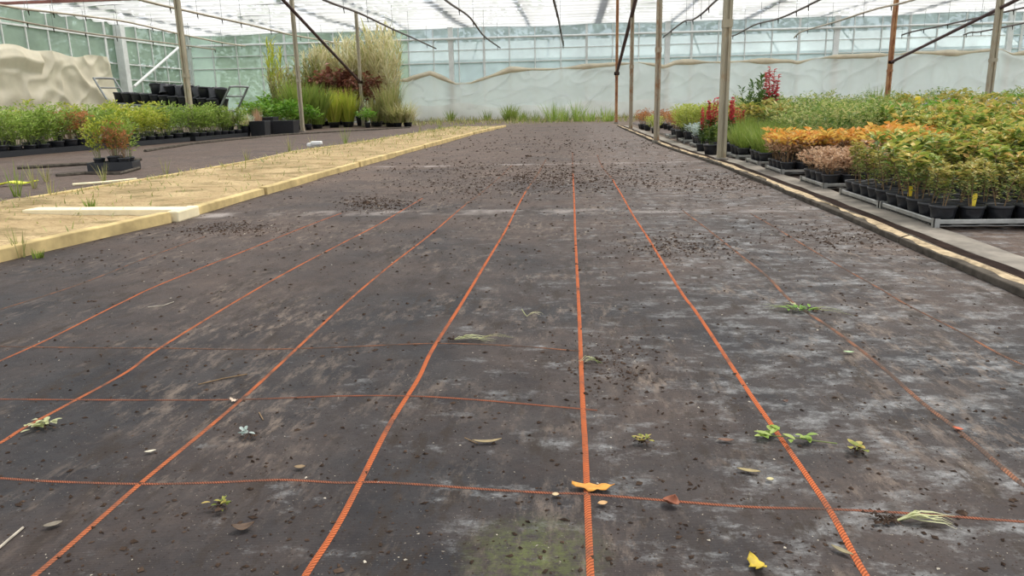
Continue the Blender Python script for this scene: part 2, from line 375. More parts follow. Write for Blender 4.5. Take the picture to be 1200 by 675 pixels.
# heavy columns in the far wall
for i, px in enumerate((225, 530, 781, 976, 1176)):
    p = P(px, 100, YB-.16); b = MB(); b.box((p.x-.11, YB-.20, 0), (p.x+.11, YB-.06, ZC-.05)); b.box((p.x-.16, YB-.22, 3.42), (p.x+.16, YB-.05, 3.56))
    struct(b.build('trim_column_%d' % (i+1), 'white_steel'), 'pale steel column of the far wall', 'column')
# left wall
b = MB(); LB = 1.06; nl = int((YB-8)/LB)
for i in range(nl+1):
    y = YB-i*LB; wd = .045 if i % 6 else .12; b.box((XL-.04, y-wd/2, 0), (XL+.04, y+wd/2, ZC))
for z, h_ in ((.0, .25), (1.9, .04), (2.48, .05), (3.40, .06), (ZC-.05, .07)): b.box((XL-.05, 8, z), (XL+.05, YB, z+h_))
struct(b.build('wall_left', 'white_steel'), 'side wall frame of pale steel bars', 'wall')
for i in range(nl):
    y = YB-i*LB; b = MB()
    for z0, z1 in ((.25, 1.92), (1.95, 2.49), (2.55, 3.42), (3.47, ZC-.04)): b.box((XL-.004, y-LB+.024, z0), (XL+.001, y-.024, z1))
    struct(b.build('window_side_%d' % (i+1), 'glass'), 'dusty glazed bay of the side wall', 'window')
b = MB(); b.box((XL+.06, 28.75, 0), (XL+.36, 29.05, ZC-.05)); b.tube([(XL+.4, 29.1, 1.65), (XL+.35, 33.0, 3.35)], .055, 8)
struct(b.build('trim_column_side', 'white_steel'), 'white side wall column with diagonal strut', 'column')
b = MB(); b.box((XR, 8, 0), (XR+.06, YB, .4))
for i in range(13): b.box((XR, 8+i*2.2, 0), (XR+.06, 8.06+i*2.2, ZC))
struct(b.build('wall_right', 'white_steel'), 'side wall frame out of view', 'wall')

# plastic film hung on the far wall
EDGE = [(470, 93), (478, 92), (505, 84), (522, 91), (535, 97), (552, 96), (575, 88), (598, 80), (650, 79.5), (690, 76), (715, 74), (750, 72), (765, 74), (778, 77), (790, 72), (800, 71), (850, 71.5), (880, 70), (925, 70), (934, 72), (950, 68), (975, 65), (1010, 64), (1055, 62), (1065, 60), (1120, 61), (1150, 58), (1172, 56), (1185, 62), (1215, 58)]
yp = YB-.26
edge = [P(px, py, yp) for px, py in EDGE]; etab = [(p.x, p.z) for p in edge]
x0, x1 = etab[0][0], etab[-1][0]
b = MB(); nx, nz = 560, 44
from mathutils import noise as MN
def ridge(x, y, seed):
    return 1-abs(MN.noise(Vector((x, y, seed))))*2.2
def fz(x, s):  # folds of the film
    a = x*1.39
    return .12*max(0, ridge(x*.55+s*1.1, s*1.7-x*.35, 3.1))**3+.10*max(0, ridge(x*.9-s*1.6, s*2.3+x*.2, 8.7))**4+.03*MN.noise(Vector((x*2.6, s*6, 1)))+.03*math.sin(a*2.1+s*2+math.sin(x*.7)*2)*s+.035*math.sin(a*.9-s*5+1)+.03*math.sin(x*3.3+s*7*math.sin(x*.5))*(.3+s*(1-s)*2)+.02*math.sin(x*5.1-s*9)
for j in range(nz+1):
    s_ = j/nz
    for i in range(nx+1):
        x = x0+(x1-x0)*i/nx; zt = lerp(etab, x); b.v.append((x, yp-.06-fz(x, s_), .04+(zt-.04)*s_))
for j in range(nz):
    for i in range(nx): q = j*(nx+1)+i; b.f.append([q, q+1, q+nx+2, q+nx+1])
sheet = tag(b.build('plastic_sheet', 'plastic', smooth=True), 'long white plastic film hung along the lower far wall', 'plastic sheet')
b = MB(); pts = []; rs = []
for i in range(0, nx+1, 2):
    x = x0+(x1-x0)*i/nx; pts.append((x, yp-.09-fz(x, 1)*1.0, lerp(etab, x)-.06)); rs.append(.07+.045*math.sin(x*1.7)+.02*math.sin(x*4.1))
b.tube(pts, rs, 8); b.build('rolled_edge', 'plastic_edge', sheet, True)['label'] = 'tan rolled top edge'
b = MB()                                          # shorter skirt of film along the base
for j in range(11):
    s_ = j/10
    for i in range(nx+1):
        x = x0+.6+(x1-x0-.6)*i/nx; zt = .62+.10*math.sin(x*.8)+.07*math.sin(x*2.3); b.v.append((x, yp-.20-.03*math.sin(x*4+s_*4)-.02*math.sin(x*9), .02+(zt-.02)*s_))
for j in range(10):
    for i in range(nx): q = j*(nx+1)+i; b.f.append([q, q+1, q+nx+2, q+nx+1])
b.build('lower_skirt', 'plastic', sheet, True)
# cream film on the left wall
b = MB(); ny, nz = 260, 44
for j in range(nz+1):
    s_ = j/nz
    for i in range(ny+1):
        t = i/ny; y = 18+t*9.8; zt = 2.55+.09*math.sin(y*.9)+.2*t+.05*math.sin(y*3.1)
        y2 = y+.8*t*(1-s_)*(1 if t > .8 else 0)*(t-.8)*5
        bul = .05+.07*math.sin(s_*3)*abs(math.sin(y*1.25+.5))+.09*max(0, ridge(y*.5+s_, s_*1.5-y*.3, 2.2))**2+.06*max(0, ridge(y*1.1-s_*1.4, s_*3+y*.2, 5.5))**3+.06*MN.noise(Vector((y*2, s_*6, 4)))+(.20*max(0, 1-abs(s_-.86)*8) if t < .62 else 0)
        b.v.append((XL+.16+max(-.05, bul), y2, .05+(zt-.05)*s_))
for j in range(nz):
    for i in range(ny): q = j*(ny+1)+i; b.f.append([q, q+1, q+ny+2, q+ny+1])
tag(b.build('plastic_sheet', 'plastic_cream', smooth=True), 'crumpled cream plastic film hung on the side wall', 'plastic sheet')

# ================================================================ GROUND: mats, sand bed, edgings
LE = [(G(px, py).y, G(px, py).x) for px, py in ((0, 309), (217, 258), (330, 224), (420, 197), (500, 174), (560, 157), (600, 147.5))]
LE = [(0, LE[0][1]-.05)]+LE
RE = [(G(px, py).y, G(px, py).x) for px, py in ((1200, 352), (1000, 263), (900, 219), (845, 196), (783, 175), (745, 158), (720, 147))]
RE = [(0, 1.47)]+RE
YM = G(660, 145.5).y
def strip(name, mat, ex0, ex1, ya, yb, nx, ny, top=gz):
    b = MB()
    for j in range(ny+1):
        y = ya+(yb-ya)*(j/ny)**1.6; a = ex0(y); c = ex1(y)
        for i in range(nx+1): x = a+(c-a)*i/nx; b.v.append((x, y, top(x, y)))
    for j in range(ny):
        for i in range(nx): q = j*(nx+1)+i; b.f.append([q, q+1, q+nx+2, q+nx+1])
    o = len(b.v)                                  # turned-down hem
    ring = [j*(nx+1) for j in range(ny+1)]; ring2 = [j*(nx+1)+nx for j in range(ny+1)]
    for r_, fl in ((ring, 0), (ring2, 1), (list(range(nx+1)), 1), (list(range(ny*(nx+1), (ny+1)*(nx+1))), 0)):
        o = len(b.v)
        for k in r_: v = b.v[k]; b.v.append((v[0], v[1], .0))
        for k in range(len(r_)-1):
            f = [r_[k], r_[k+1], o+k+1, o+k]; b.f.append(f if fl == 0 else f[::-1])
    return b.build(name, mat, smooth=True)
mat1 = tag(strip('ground_cover_mat', 'fabric', lambda y: lerp(LE, y)-.03, lambda y: lerp(RE, y), .5, YM, 60, 260), 'wide black woven ground cover mat with orange marker lines', 'ground mat')
def ribbon(name, mat, pts, wd, parent, wob=.0):
    p = spline(pts, 10); b = MB(); uvs = []; L_ = 0
    for i, q in enumerate(p):
        d = (p[min(i+1, len(p)-1)]-p[max(i-1, 0)]); d.z = 0; d.normalize(); s_ = Vector((-d.y, d.x, 0))*wd/2
        if i: L_ += (p[i]-p[i-1]).length
        for e, dz in ((-1, .0005), (0, .0026), (1, .0005)):
            v = q+s_*e; b.v.append((v.x, v.y, gz(v.x, v.y)+dz)); uvs.append((L_/wd*1.0, (e+1)/2))
    for i in range(len(p)-1):
        for k in range(2): b.f.append([3*i+k+1, 3*i+k, 3*i+3+k, 3*i+4+k])
    o = b.build(name, mat, parent, True); u = o.data.uv_layers.new(name='uv')
    for l in o.data.loops: u.data[l.index].uv = uvs[l.vertex_index]
    return o
def subdiv(pts, m=.12):
    o = []
    for a, b_ in zip(pts, pts[1:]):
        n_ = max(1, int((b_-a).length/m)); o += [a+(b_-a)*k/n_ for k in range(n_)]
    return o+[pts[-1]]
LINES = [
 ('thread', .0115, [(696, 740), (691.7, 675), (685.7, 526), (684.3, 505), (681.7, 450), (678.5, 365), (674.3, 280), (673, 240), (671.5, 205)]),
 ('thread', .0115, [(325, 735), (361, 675), (402, 610), (456, 505), (490, 450), (508.3, 411.7), (545, 352), (587.7, 280), (604, 248), (616, 225)]),
 ('thread_mid', .0105, [(-20, 720), (46, 673), (163, 571.7), (246.7, 503), (306.7, 450), (396.7, 365), (450, 320), (500, 280), (545, 241.7)]),
 ('thread_mid', .0105, [(-60, 552), (0, 523), (30, 504), (90, 471), (150, 437), (185, 411), (260, 365), (330, 325), (398, 288), (450, 261), (495, 233)]),
 ('thread_mid', .0085, [(-60, 452), (0, 425), (60, 398), (143.3, 357), (200, 331), (326.7, 280), (400, 251.7)]),
 ('thread_dusty', .0080, [(-60, 385), (0, 365), (90, 336), (173, 302.7), (240, 279)]),
 ('thread', .0110, [(1060, 740), (1011.7, 675), (966.7, 593), (906.7, 505), (870, 451.7), (815, 366.7), (798, 343), (761, 283), (740, 250), (718, 212)]),
 ('thread_dusty', .0120, [(1260, 610), (1200, 573), (1180, 556.7), (1121.7, 506.7), (1076.7, 471.7), (1033, 433), (980, 392), (926.7, 355), (895, 322), (843, 281.7), (800, 248)]),
 ('thread_dusty', .0095, [(1240, 446), (1176.7, 420), (1120, 389), (1063, 360), (1030, 340), (980, 311), (930, 281.7), (880, 252)]),
]
for mt, wd, pts in LINES: ribbon('marker_line', mt, [G(*p) for p in pts], wd, mat1)
FAR = [('thread_dusty', .016, [(616, 225), (630, 205), (640, 187)]), ('thread_dusty', .014, [(545, 241), (575, 218), (600, 195)]), ('thread_dusty', .016, [(718, 212), (705, 195), (700, 182)]), ('thread_dusty', .016, [(671.5, 205), (671, 190), (671, 180)])]
for mt, wd, pts in FAR: ribbon('marker_line', mt, [G(*p) for p in pts], wd, mat1)
ROWS = [('thread_dull', .0072, [(-40, 563), (0, 564), (60, 567.5), (163, 570.5), (250, 569.5), (330, 567), (400, 571), (440, 570.5), (500, 574), (560, 578.5), (640, 583), (685, 584), (780, 591), (880, 598), (966, 600), (1060, 605), (1200, 616)]),
        ('thread_dull', .0055, [(-40, 470), (0, 470.7), (140, 471.5), (281, 471.7), (400, 469), (483, 470), (550, 474), (600, 478), (650, 482), (700, 486)]),
        ('thread_dusty', .0055, [(-40, 406), (0, 408), (100, 409.5), (188, 409.7), (300, 411.5), (400, 410), (508, 407), (600, 410), (680, 416)])]
for mt, wd, pts in ROWS: ribbon('cross_line', mt, [G(*p) for p in pts], wd, mat1)
# second mats
LFE = [(G(px, py).y, G(px, py).x) for px, py in ((0, 245), (95, 228), (200, 210), (297, 192), (343, 181), (406, 172), (500, 156), (533, 150), (560, 145.5))]
LFE = [(0, LFE[0][1]-.1)]+LFE
tag(strip('ground_cover_mat', 'fabric2', lambda y: -12.5, lambda y: lerp(LFE, y)+.02, 1.0, 25.5, 60, 120), 'dusty brown ground cover mat between sand bed and leafy plants', 'ground mat')
tag(strip('ground_cover_mat', 'fabric2', lambda y: 1.80, lambda y: 14, .8, 25.5, 60, 100, lambda x, y: gz(x, y)*.6), 'dusty ground cover mat under the plant trays', 'ground mat')

# sand bed with kerbs
b = MB(); nx, ny = 24, 220
for j in range(ny+1):
    y = .6+(23.0-.6)*(j/ny)**1.4; a = lerp(LFE, y)+.02; c = lerp(LE, y)-.05
    for i in range(nx+1):
        x = a+(c-a)*i/nx; b.v.append((x, y, .045+.008*math.sin(x*4+y*2.3)+.006*math.sin(y*5-x*3)+R.uniform(-.004, .004)))
for j in range(ny):
    for i in range(nx): q = j*(nx+1)+i; b.f.append([q, q+1, q+nx+2, q+nx+1])
tag(b.build('sand_bed', 'sand', smooth=True), 'long bed of tan sand with green moss between kerbs', 'sand', kind='stuff')
def kerb(ya, yb, tab, dx, wd, ht, mat, label, group=None, name='kerb_board'):
    b = MB(); n_ = max(2, int((yb-ya)/.25)); 
    for k in range(n_+1):
        y = ya+(yb-ya)*k/n_; x = lerp(tab, y)+dx; j1 = .004*math.sin(y*9)+.003*math.sin(y*23)
        b.v += [(x-wd, y, 0), (x+j1, y, 0), (x+j1*.6-.004, y, ht+j1*.6), (x-wd, y, ht)]
    for k in range(n_):
        q = 4*k
        for e in range(4): b.f.append([q+e, q+(e+1) % 4, q+4+(e+1) % 4, q+4+e][::-1])
    b.f.append([0, 1, 2, 3]); b.f.append([4*n_+3, 4*n_+2, 4*n_+1, 4*n_])
    return tag(bevel(b.build(name, mat), .006), label, 'kerb', group)
yw = G(203, 257).y
kerb(.6, yw-.17, LE, 0, .07, .07, 'kerb', 'nearest yellow-lit kerb board edging the sand bed, before the pale cross plank')
cuts = [yw+.14, 5.9, 7.1, 8.6, 10.3, 12.2, 14.5, 17.5, 20.5, 23]
for i, (a, c) in enumerate(zip(cuts, cuts[1:])):
    kerb(a+.015, c, LE, .01*((i % 2)*2-1), .07, .06+.01*(i % 2), 'kerb', 'yellow-lit kerb board of the sand bed just beyond the pale cross plank' if i == 0 else 'yellow-lit kerb board edging the sand bed farther along its run', None if i == 0 else 'farther kerb boards of the sand bed')
for i, (a, c) in enumerate(((.6, 7), (7.02, 14), (14.02, 22.5))):
    kerb(a, c, [(t, x+.05) for t, x in LFE], 0, .05, .055, 'kerb', ('near', 'middle', 'far end')[i]+' stretch of the low kerb between sand bed and brown mat')
p0, p1 = G(36, 247, .06), G(217, 252, .06); e = lerp(LE, yw)
b = MB(); d = (p1-p0).normalized(); s_ = Vector((-d.y, d.x, 0))
p1 = Vector((e, yw-.02, .06)); d = (p1-p0).normalized(); s_ = Vector((-d.y, d.x, 0))
for q in (p0, p0*.5+p1*.5, p1):
    for sx, z in ((-.075, .03), (.075, .03), (.075, .075), (-.075, .075)): v = q+s_*sx; b.v.append((v.x, v.y, z))
for k in range(2):
    for i in range(4): b.f.append([4*k+i, 4*k+(i+1) % 4, 4*k+4+(i+1) % 4, 4*k+4+i])
b.f += [[3, 2, 1, 0], [8, 9, 10, 11]]
tag(bevel(b.build('cross_plank', 'pale_board')), 'pale sunlit plank laid across the sand bed', 'plank')
b = MB(); b.box((e-.06, yw-.15, 0), (e+.015, yw+.13, .072)); tag(bevel(b.build('end_block', 'pale_board'), .01), 'bright pale block in the kerb where the cross plank ends', 'block')

# right edging: boards, steel channel, concrete strip
def off(dx): return [(t, x+dx) for t, x in RE]
for i, (a, c) in enumerate(((.5, 3.6), (3.615, 6.6), (6.615, 9.8), (9.82, 13.5), (13.52, 17.5), (17.52, 21.5))):
    o = kerb(a, c, off(.085), 0, .085, .034, 'old_wood', ('weathered edging board along the mat, nearest of the run', 'weathered edging board running past the front plant trays', 'weathered edging board by the base of the nearest tall post', 'weathered edging board between the two nearest posts', 'weathered edging board between the middle and far posts', 'last weathered edging board by the far wall')[i], None, 'edging_board')
    b = MB(); n_ = int((c-a)/.03)
    for k in range(n_+1):
        y = a+(c-a)*k/n_; x = lerp(RE, y); w1 = .026+.016*math.sin(y*3.1)+.008*math.sin(y*11)+.006*math.sin(y*29); w2 = .074+.010*math.sin(y*5)
        b.v += [(x+w1, y, .0345), (x+.045, y, .041+.003*math.sin(y*11)), (x+w2, y, .0345)]
    for k in range(n_):
        for e_ in range(2): b.f.append([3*k+e_, 3*k+e_+1, 3*k+e_+4, 3*k+e_+3])
    b.build('sand_crust', 'sandstrip', o, True)['label'] = 'tan sand crust'
kerb(.5, 21.5, off(.168), 0, .075, .030, 'rust_dark', 'dark rusty steel channel running beside the edging boards', None, 'steel_channel')
kerb(.5, 21.5, off(.345), 0, .172, .024, 'concrete', 'pale concrete strip between steel channel and plant trays', None, 'concrete_strip')

# ================================================================ POSTS
def post(name, x, y, wd, mat, label, foot=True, group=None):
    t = thing(name, label, 'post', (x, y, 0), 0, group)
    b = MB(); a = wd/2; g_ = a*.3
    prof = [(-a, -a), (-g_, -a), (-g_*.6, -a*.6), (g_*.6, -a*.6), (g_, -a), (a, -a), (a, a), (g_, a), (g_*.6, a*.6), (-g_*.6, a*.6), (-g_, a), (-a, a)]
    n_ = len(prof)
    for z in (.0, 1.5, 3.0, ZC-.05): b.v += [(px, py, z) for px, py in prof]
    for k in range(3):
        for i in range(n_): b.f.append([k*n_+i, k*n_+(i+1) % n_, (k+1)*n_+(i+1) % n_, (k+1)*n_+i])
    b.f.append(list(range(3*n_, 4*n_)))
    b.build('shaft', mat, t)
    if foot:
        b = MB(); b.box((-a*1.5, -a*1.5, 0), (a*1.5, a*1.5, .05)); bevel(b.build('foot_block', 'concrete', t), .008)
    b = MB(); b.box((-a*1.15, -a*1.15, 1.42), (a*1.15, a*1.15, 1.50)); b.build('collar', mat, t)
    return t
post('roof_post', G(845, 190).x, G(845, 190).y, .088, 'post_grey', 'thick grey steel post nearest the camera beside the plant trays')
post('roof_post', G(769, 168).x, G(769, 168).y, .085, 'post_tan', 'grey tan post second in the row beside the mat edge')
post('roof_post', G(739, 153).x, G(739, 153).y, .085, 'post_tan', 'slim rusty tan post third in the row beside the mat edge')
pf = G(722, 145); post('roof_post', pf.x, pf.y, .085, 'post_rust', 'farthest rusty post of the row at the mat end')
post('roof_post', G(227, 165).x, G(227, 165).y, .11, 'post_grey', 'grey post in front of the trolley of black pots')
post('roof_post', G(355, 155).x, G(355, 155).y, .10, 'post_grey', 'grey post before the green ferny plants and tall grasses')
pl = G(426, 148); post('roof_post', pl.x, pl.y, .10, 'post_grey', 'grey post amid the tall straw grasses, joined by a brace')
pr = P(1041, 100, 26.2); post('roof_post', pr.x, 26.2, .13, 'post_rust', 'orange rusty post before the far plastic wall, joined by a brace')
post('roof_post', P(1160, 100, 20).x, 20, .13, 'post_grey', 'grey post standing right of the rusty braced post')
def brace(base, z0, px, label):
    x = base.x; y1 = x*F/(px-672) if abs(px-672) > 1 else 18; q = P(px, 0, y1); a = Vector((x, base.y-.06, z0)); d = (Vector((x, y1, q.z))-a).normalized(); t_ = (ZC-.26-a.z)/d.z
    b = MB(); b.tube([a, a+d*t_], .045, 8); o = tag(b.build('brace_pole', 'brace'), label, 'brace pole')
    c = MB(); c.tube([a-Vector((.08, 0, 0)), a+Vector((.08, 0, 0))], .05, 8); c.build('clamp', 'rust_dark', o)
brace(pl, 1.55, 345, 'dark brace pole sloping down to the post in the tall grasses')
brace(pf, 1.52, 740, 'dark brace pole sloping down to the farthest post by the mat')
brace(Vector((pr.x, 26.2, 0)), 1.72, 1140, 'dark red brace pole sloping down to the orange rusty post')

# ================================================================ OVERHEAD HOSES
HOSES = [('pipe_tan', [(0, 6), (50, 13), (100, 19), (150, 26), (207, 39), (260, 50), (287, 54)], 'tan irrigation hose overhead, upper one crossing the side glazing'),
 ('pipe_tan', [(0, 21), (50, 30), (100, 38.5), (150, 45), (207, 52), (252, 58)], 'tan irrigation hose overhead, lowest one near the side wall'),
 ('pipe_tan', [(165, 0), (220, 13), (260, 22), (292, 29), (342, 41), (377, 47), (400, 52.5)], 'tan hose overhead ending above the tall straw grasses'),
 ('pipe', [(380, 0), (420, 15), (460, 34), (485, 45), (511, 57)], 'brown hose overhead ending just past the straw grasses'),
 ('pipe', [(522, 0), (550, 20), (567, 42), (586, 56)], 'wavy brown hose overhead between the straw grasses and mat centre'),
 ('pipe', [(649, 0), (655, 25), (660, 48), (660, 53)], 'short dark hose overhead above the mat centre'),
 ('pipe', [(840, 0), (825, 14), (812, 23), (800, 26), (777, 44)], 'dark hose overhead ending behind the second post'),
 ('pipe', [(960, 0), (940, 10), (912, 22), (885, 29), (862, 41), (854, 42)], 'dark wavy hose overhead just beyond the nearest post'),
 ('pipe_tan', [(1070, 0), (1025, 11), (975, 27), (940, 37), (931, 44)], 'tan brown hose overhead crossing the orange rusty post top'),
 ('pipe', [(1240, 0), (1200, 9), (1150, 20), (1100, 31), (1070, 37), (1057, 41)], 'dark hose overhead crossing behind the red brace pole'),
 ('pipe', [(1240, 17), (1200, 27), (1150, 37), (1138, 38), (1129, 41)], 'dark hose overhead lowest, by the far grey post')]
for mt, pts, lab in HOSES:
    ze = P(pts[-1][0], pts[-1][1], YB-.7); w_ = []
    k_ = 0
    for (px, py) in pts:
        # each point lies on the vertical plane x = const of the hose's run
        d = ROT @ Vector(((px-W2)/F, (H2-py)/F, -1)); y = ze.x/d.x*d.y
        y = max(12, min(YB-.55, y)); w_.append(P(px, py, y))
    w_.sort(key=lambda v: v.y)
    # keep the run's own sag but continue it towards the camera
    first = w_[0]; w_ = [Vector((first.x*.97, first.y-6, min(first.z, ZC-.25)))]+w_
    for v in w_: v.z = min(v.z, ZC-.17)
    sp = spline(w_, 8); b = MB(); b.tube(sp, .030, 7); t = tag(b.build('irrigation_hose', mt, smooth=True), lab, 'hose')
    for v in sp[12::6]:
        c = MB(); c.tube([v, v+Vector((0, 0, ZC-v.z+.01))], .006, 5); c.build('hanger', 'grey_steel', t)
        c = MB(); c.tube([v, v+Vector((0, 0, -.05)), v+Vector((.01, 0, -.15))], [.022, .016, .009], 6); c.build('sprinkler', 'rust_dark', t)

# ================================================================ PLANT MESHES
def shrub(seed, stems, ht, spread, ll, lw, n, start=.35, up=.3, mat='leaf_sapling', low=None, twig=True, stem_r=.004, stemmat='bark', cluster=0):
    r = random.Random(seed); sb = MB(); f1 = MB(); f2 = MB()
    paths = []
    for k in range(stems):
        a = r.uniform(0, 6.28); s_ = spread*math.sqrt(r.random()); h_ = ht*r.uniform(.72, 1.0)*(1-.25*(s_/max(spread, .01))**2)
        base = Vector((math.cos(a)*s_*.25, math.sin(a)*s_*.25, 0)); tip = Vector((math.cos(a)*s_, math.sin(a)*s_, h_)); md = (base+tip)/2+Vector((r.uniform(-1, 1)*.12*spread, r.uniform(-1, 1)*.12*spread, h_*.08))
        pts = [base, base.lerp(md, .55)+Vector((0, 0, h_*.05)), md, md.lerp(tip, .6), tip]; paths.append(pts)
        sb.tube(pts, [stem_r, stem_r*.85, stem_r*.7, stem_r*.5, stem_r*.2], 5)
    for i in range(n):
        pts = r.choice(paths); t = start+(1-start)*r.random()**.8; q = t*(len(pts)-1); k = min(int(q), len(pts)-2); p = pts[k].lerp(pts[k+1], q-k)
        a = r.uniform(0, 6.28); rad = spread*.42*(1-.5*t)*r.random()**.6 if twig else spread*.05
        d = Vector((math.cos(a), math.sin(a), r.uniform(-.5, .9)+up)); o = p+Vector((math.cos(a)*rad, math.sin(a)*rad, r.uniform(-.1, .25)*rad))
        if twig and rad > .02 and i % 3 == 0: sb.tube([p, o], stem_r*.3, 3, False)
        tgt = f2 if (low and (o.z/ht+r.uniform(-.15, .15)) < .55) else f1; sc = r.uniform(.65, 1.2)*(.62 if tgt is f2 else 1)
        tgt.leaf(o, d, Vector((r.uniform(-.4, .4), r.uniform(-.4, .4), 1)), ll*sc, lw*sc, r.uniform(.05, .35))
    res = [('stem', sb, stemmat), ('foliage', f1, mat)]
    if low: res.append(('lower_foliage', f2, low))
    return res
def grass(seed, n, ht, spread, w, droop, mat, lean=.35, tipplume=None):
    r = random.Random(seed); f = MB(); pl_ = MB()
    for i in range(n):
        a = r.uniform(0, 6.28); s_ = spread*math.sqrt(r.random()); p = Vector((math.cos(a)*s_*.5, math.sin(a)*s_*.5, 0)); a += r.uniform(-.7, .7)
        l = ht*r.uniform(.55, 1.05); ln = lean*r.random()**.7
        f.blade(p, (math.cos(a)*ln, math.sin(a)*ln, 1), l, w*r.uniform(.6, 1.2), droop*r.uniform(.3, 1.3), r, 5)
    res = [('blades', f, mat)]
    return res
def canes(seed, n, ht, spread, w, droop, mat, per=9, lo=.30):
    r = random.Random(seed); f = MB(); sb = MB()
    for i in range(n):
        a = r.uniform(0, 6.28); s_ = spread*math.sqrt(r.random()); h_ = ht*r.uniform(.62, 1); p = Vector((math.cos(a)*s_*.6, math.sin(a)*s_*.6, 0)); q = Vector((math.cos(a)*s_*1.25+r.uniform(-.1, .1), math.sin(a)*s_*1.25+r.uniform(-.1, .1), h_)); m_ = p.lerp(q, .5)+Vector((r.uniform(-.04, .04), r.uniform(-.04, .04), .05))
        pts = [p, m_, q]; sb.tube(pts, [w*.22, w*.17, w*.07], 4, False)
        for k in range(per):
            t = lo+(1-lo)*(k+r.random())/per; o = p.lerp(m_, t*2) if t < .5 else m_.lerp(q, t*2-1); an = r.uniform(0, 6.28)
            f.blade(o, (math.cos(an)*.55, math.sin(an)*.55, 1), ht*r.uniform(.16, .30), w*r.uniform(.6, 1.1), droop*r.uniform(.6, 1.4), r, 4)
        for k in range(3):
            an = r.uniform(0, 6.28); f.blade(q, (math.cos(an)*.25, math.sin(an)*.25, 1), ht*.10, w*.7, droop, r, 3)
    return [('blades', f, mat), ('cane', sb, mat)]
def spikes(seed, n, ht, mat='leaf_redflower'):
    r = random.Random(seed); f = MB(); s = MB(); g = MB()
    for k in range(n):
        a = r.uniform(0, 6.28); sp = .10*r.random(); p = Vector((math.cos(a)*sp*.4, math.sin(a)*sp*.4, 0)); q = Vector((math.cos(a)*sp, math.sin(a)*sp, ht*r.uniform(.75, 1)))
        s.tube([p, p.lerp(q, .5)+Vector((.01, 0, 0)), q], [.005, .004, .002], 5)
        for i in range(64):
            t = .45+.55*r.random(); o = p.lerp(q, t); aa = r.uniform(0, 6.28); f.leaf(o, Vector((math.cos(aa), math.sin(aa), .5)), Vector((0, 0, 1)), .04*(1.3-t)+.018, .024, .3)
        for i in range(40):
            t = .08+.5*r.random(); o = p.lerp(q, t); aa = r.uniform(0, 6.28); g.leaf(o, Vector((math.cos(aa), math.sin(aa), .4)), Vector((0, 0, 1)), .085, .022, .2)
    return [('stem', s, 'greenstem'), ('flower_spike', f, mat), ('foliage', g, 'leaf_darkgreen')]
def potmesh(r, h):
    b = MB(); b.lathe([(r*.74, 0), (r*.95, h*.80), (r*.955, h*.82), (r*1.03, h*.83), (r*1.05, h), (r*.97, h), (r*.93, h*.86)], 22); return b
def soilmesh(r, h):
    b = MB(); b.lathe([(.001, h*.90), (r*.5, h*.90), (r*.955, h*.86)], 16, capb=False); return b
class Kind:
    """one plant kind: a few variants of its parts, copied for every place it stands"""
    def __init__(s, name, cat, pr, ph, variants, crate=False, pots=True):
        s.name = name; s.cat = cat; s.vars = []; s.ph = ph
        pot = potmesh(pr, ph).build('pot', 'black_pot', link=False, smooth=True); bevel(pot, .001) if False else None
        soil = soilmesh(pr, ph).build('soil', 'soil', link=False)
        for parts in variants:
            objs = ([(pot, 0), (soil, 0)] if pots else [])
            for nm, mb, mt in parts:
                if mb.v: objs.append((mb.build(nm, mt, link=False), ph*.88 if pots else 0))
            s.vars.append(objs)
        s.k = 0
    def put(s, x, y, z, label, group=None, sc=1, rz=None, simple_=False, sz=None, fz=1):
        t = thing(s.name, label, s.cat, (x, y, z), R.uniform(0, 6.28) if rz is None else rz, group, sc)
        if sz: t.scale.z = sz
        for o, dz in s.vars[R.randrange(len(s.vars))]:
            if simple_ and o.name.split('.')[0] in ('soil',): continue
            c = o.copy(); C.objects.link(c); c.parent = t; c.location = (0, 0, dz)
            if fz != 1 and o.name.split('.')[0] not in ('pot', 'soil'): c.scale.z = fz
        return t
PR, PH = .0635, .10
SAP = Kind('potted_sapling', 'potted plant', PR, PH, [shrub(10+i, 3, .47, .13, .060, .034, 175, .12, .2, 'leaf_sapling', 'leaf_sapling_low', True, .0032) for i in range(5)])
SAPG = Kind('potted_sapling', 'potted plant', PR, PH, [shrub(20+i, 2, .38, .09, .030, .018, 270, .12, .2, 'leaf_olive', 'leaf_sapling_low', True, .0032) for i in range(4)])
DRY = Kind('potted_dry_shrub', 'potted plant', PR, PH, [shrub(30+i, 7, .20, .12, .034, .018, 230, .15, .4, 'leaf_dry', None, True, .0025) for i in range(3)])
ORA = Kind('potted_orange_shrub', 'potted plant', PR, PH, [shrub(40+i, 6, .32, .15, .070, .036, 150, .25, .3, 'leaf_orange', 'leaf_dry', True, .003) for i in range(4)])
VAR = Kind('potted_variegated_shrub', 'potted plant', .10, .16, [shrub(50+i, 12, .50, .27, .060, .022, 300, .15, .4, 'leaf_varieg', None, True, .003, 'greenstem') for i in range(4)])
BRI = Kind('potted_green_shrub', 'potted plant', .10, .16, [shrub(60+i, 9, .44, .26, .085, .05, 230, .25, .3, 'leaf_bright', None, True, .004, 'greenstem') for i in range(4)])
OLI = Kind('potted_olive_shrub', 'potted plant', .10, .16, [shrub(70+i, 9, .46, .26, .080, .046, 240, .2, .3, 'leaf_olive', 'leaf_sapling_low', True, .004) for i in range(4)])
LIM = Kind('potted_lime_shrub', 'potted plant', .10, .15, [shrub(80+i, 14, .46, .32, .055, .022, 460, .1, .5, 'leaf_lime', None, True, .003, 'greenstem') for i in range(3)])
SIL = Kind('potted_silver_plant', 'potted plant', .08, .12, [shrub(90+i, 9, .20, .17, .045, .018, 260, .1, .5, 'leaf_silver', None, True, .003, 'greenstem') for i in range(2)])
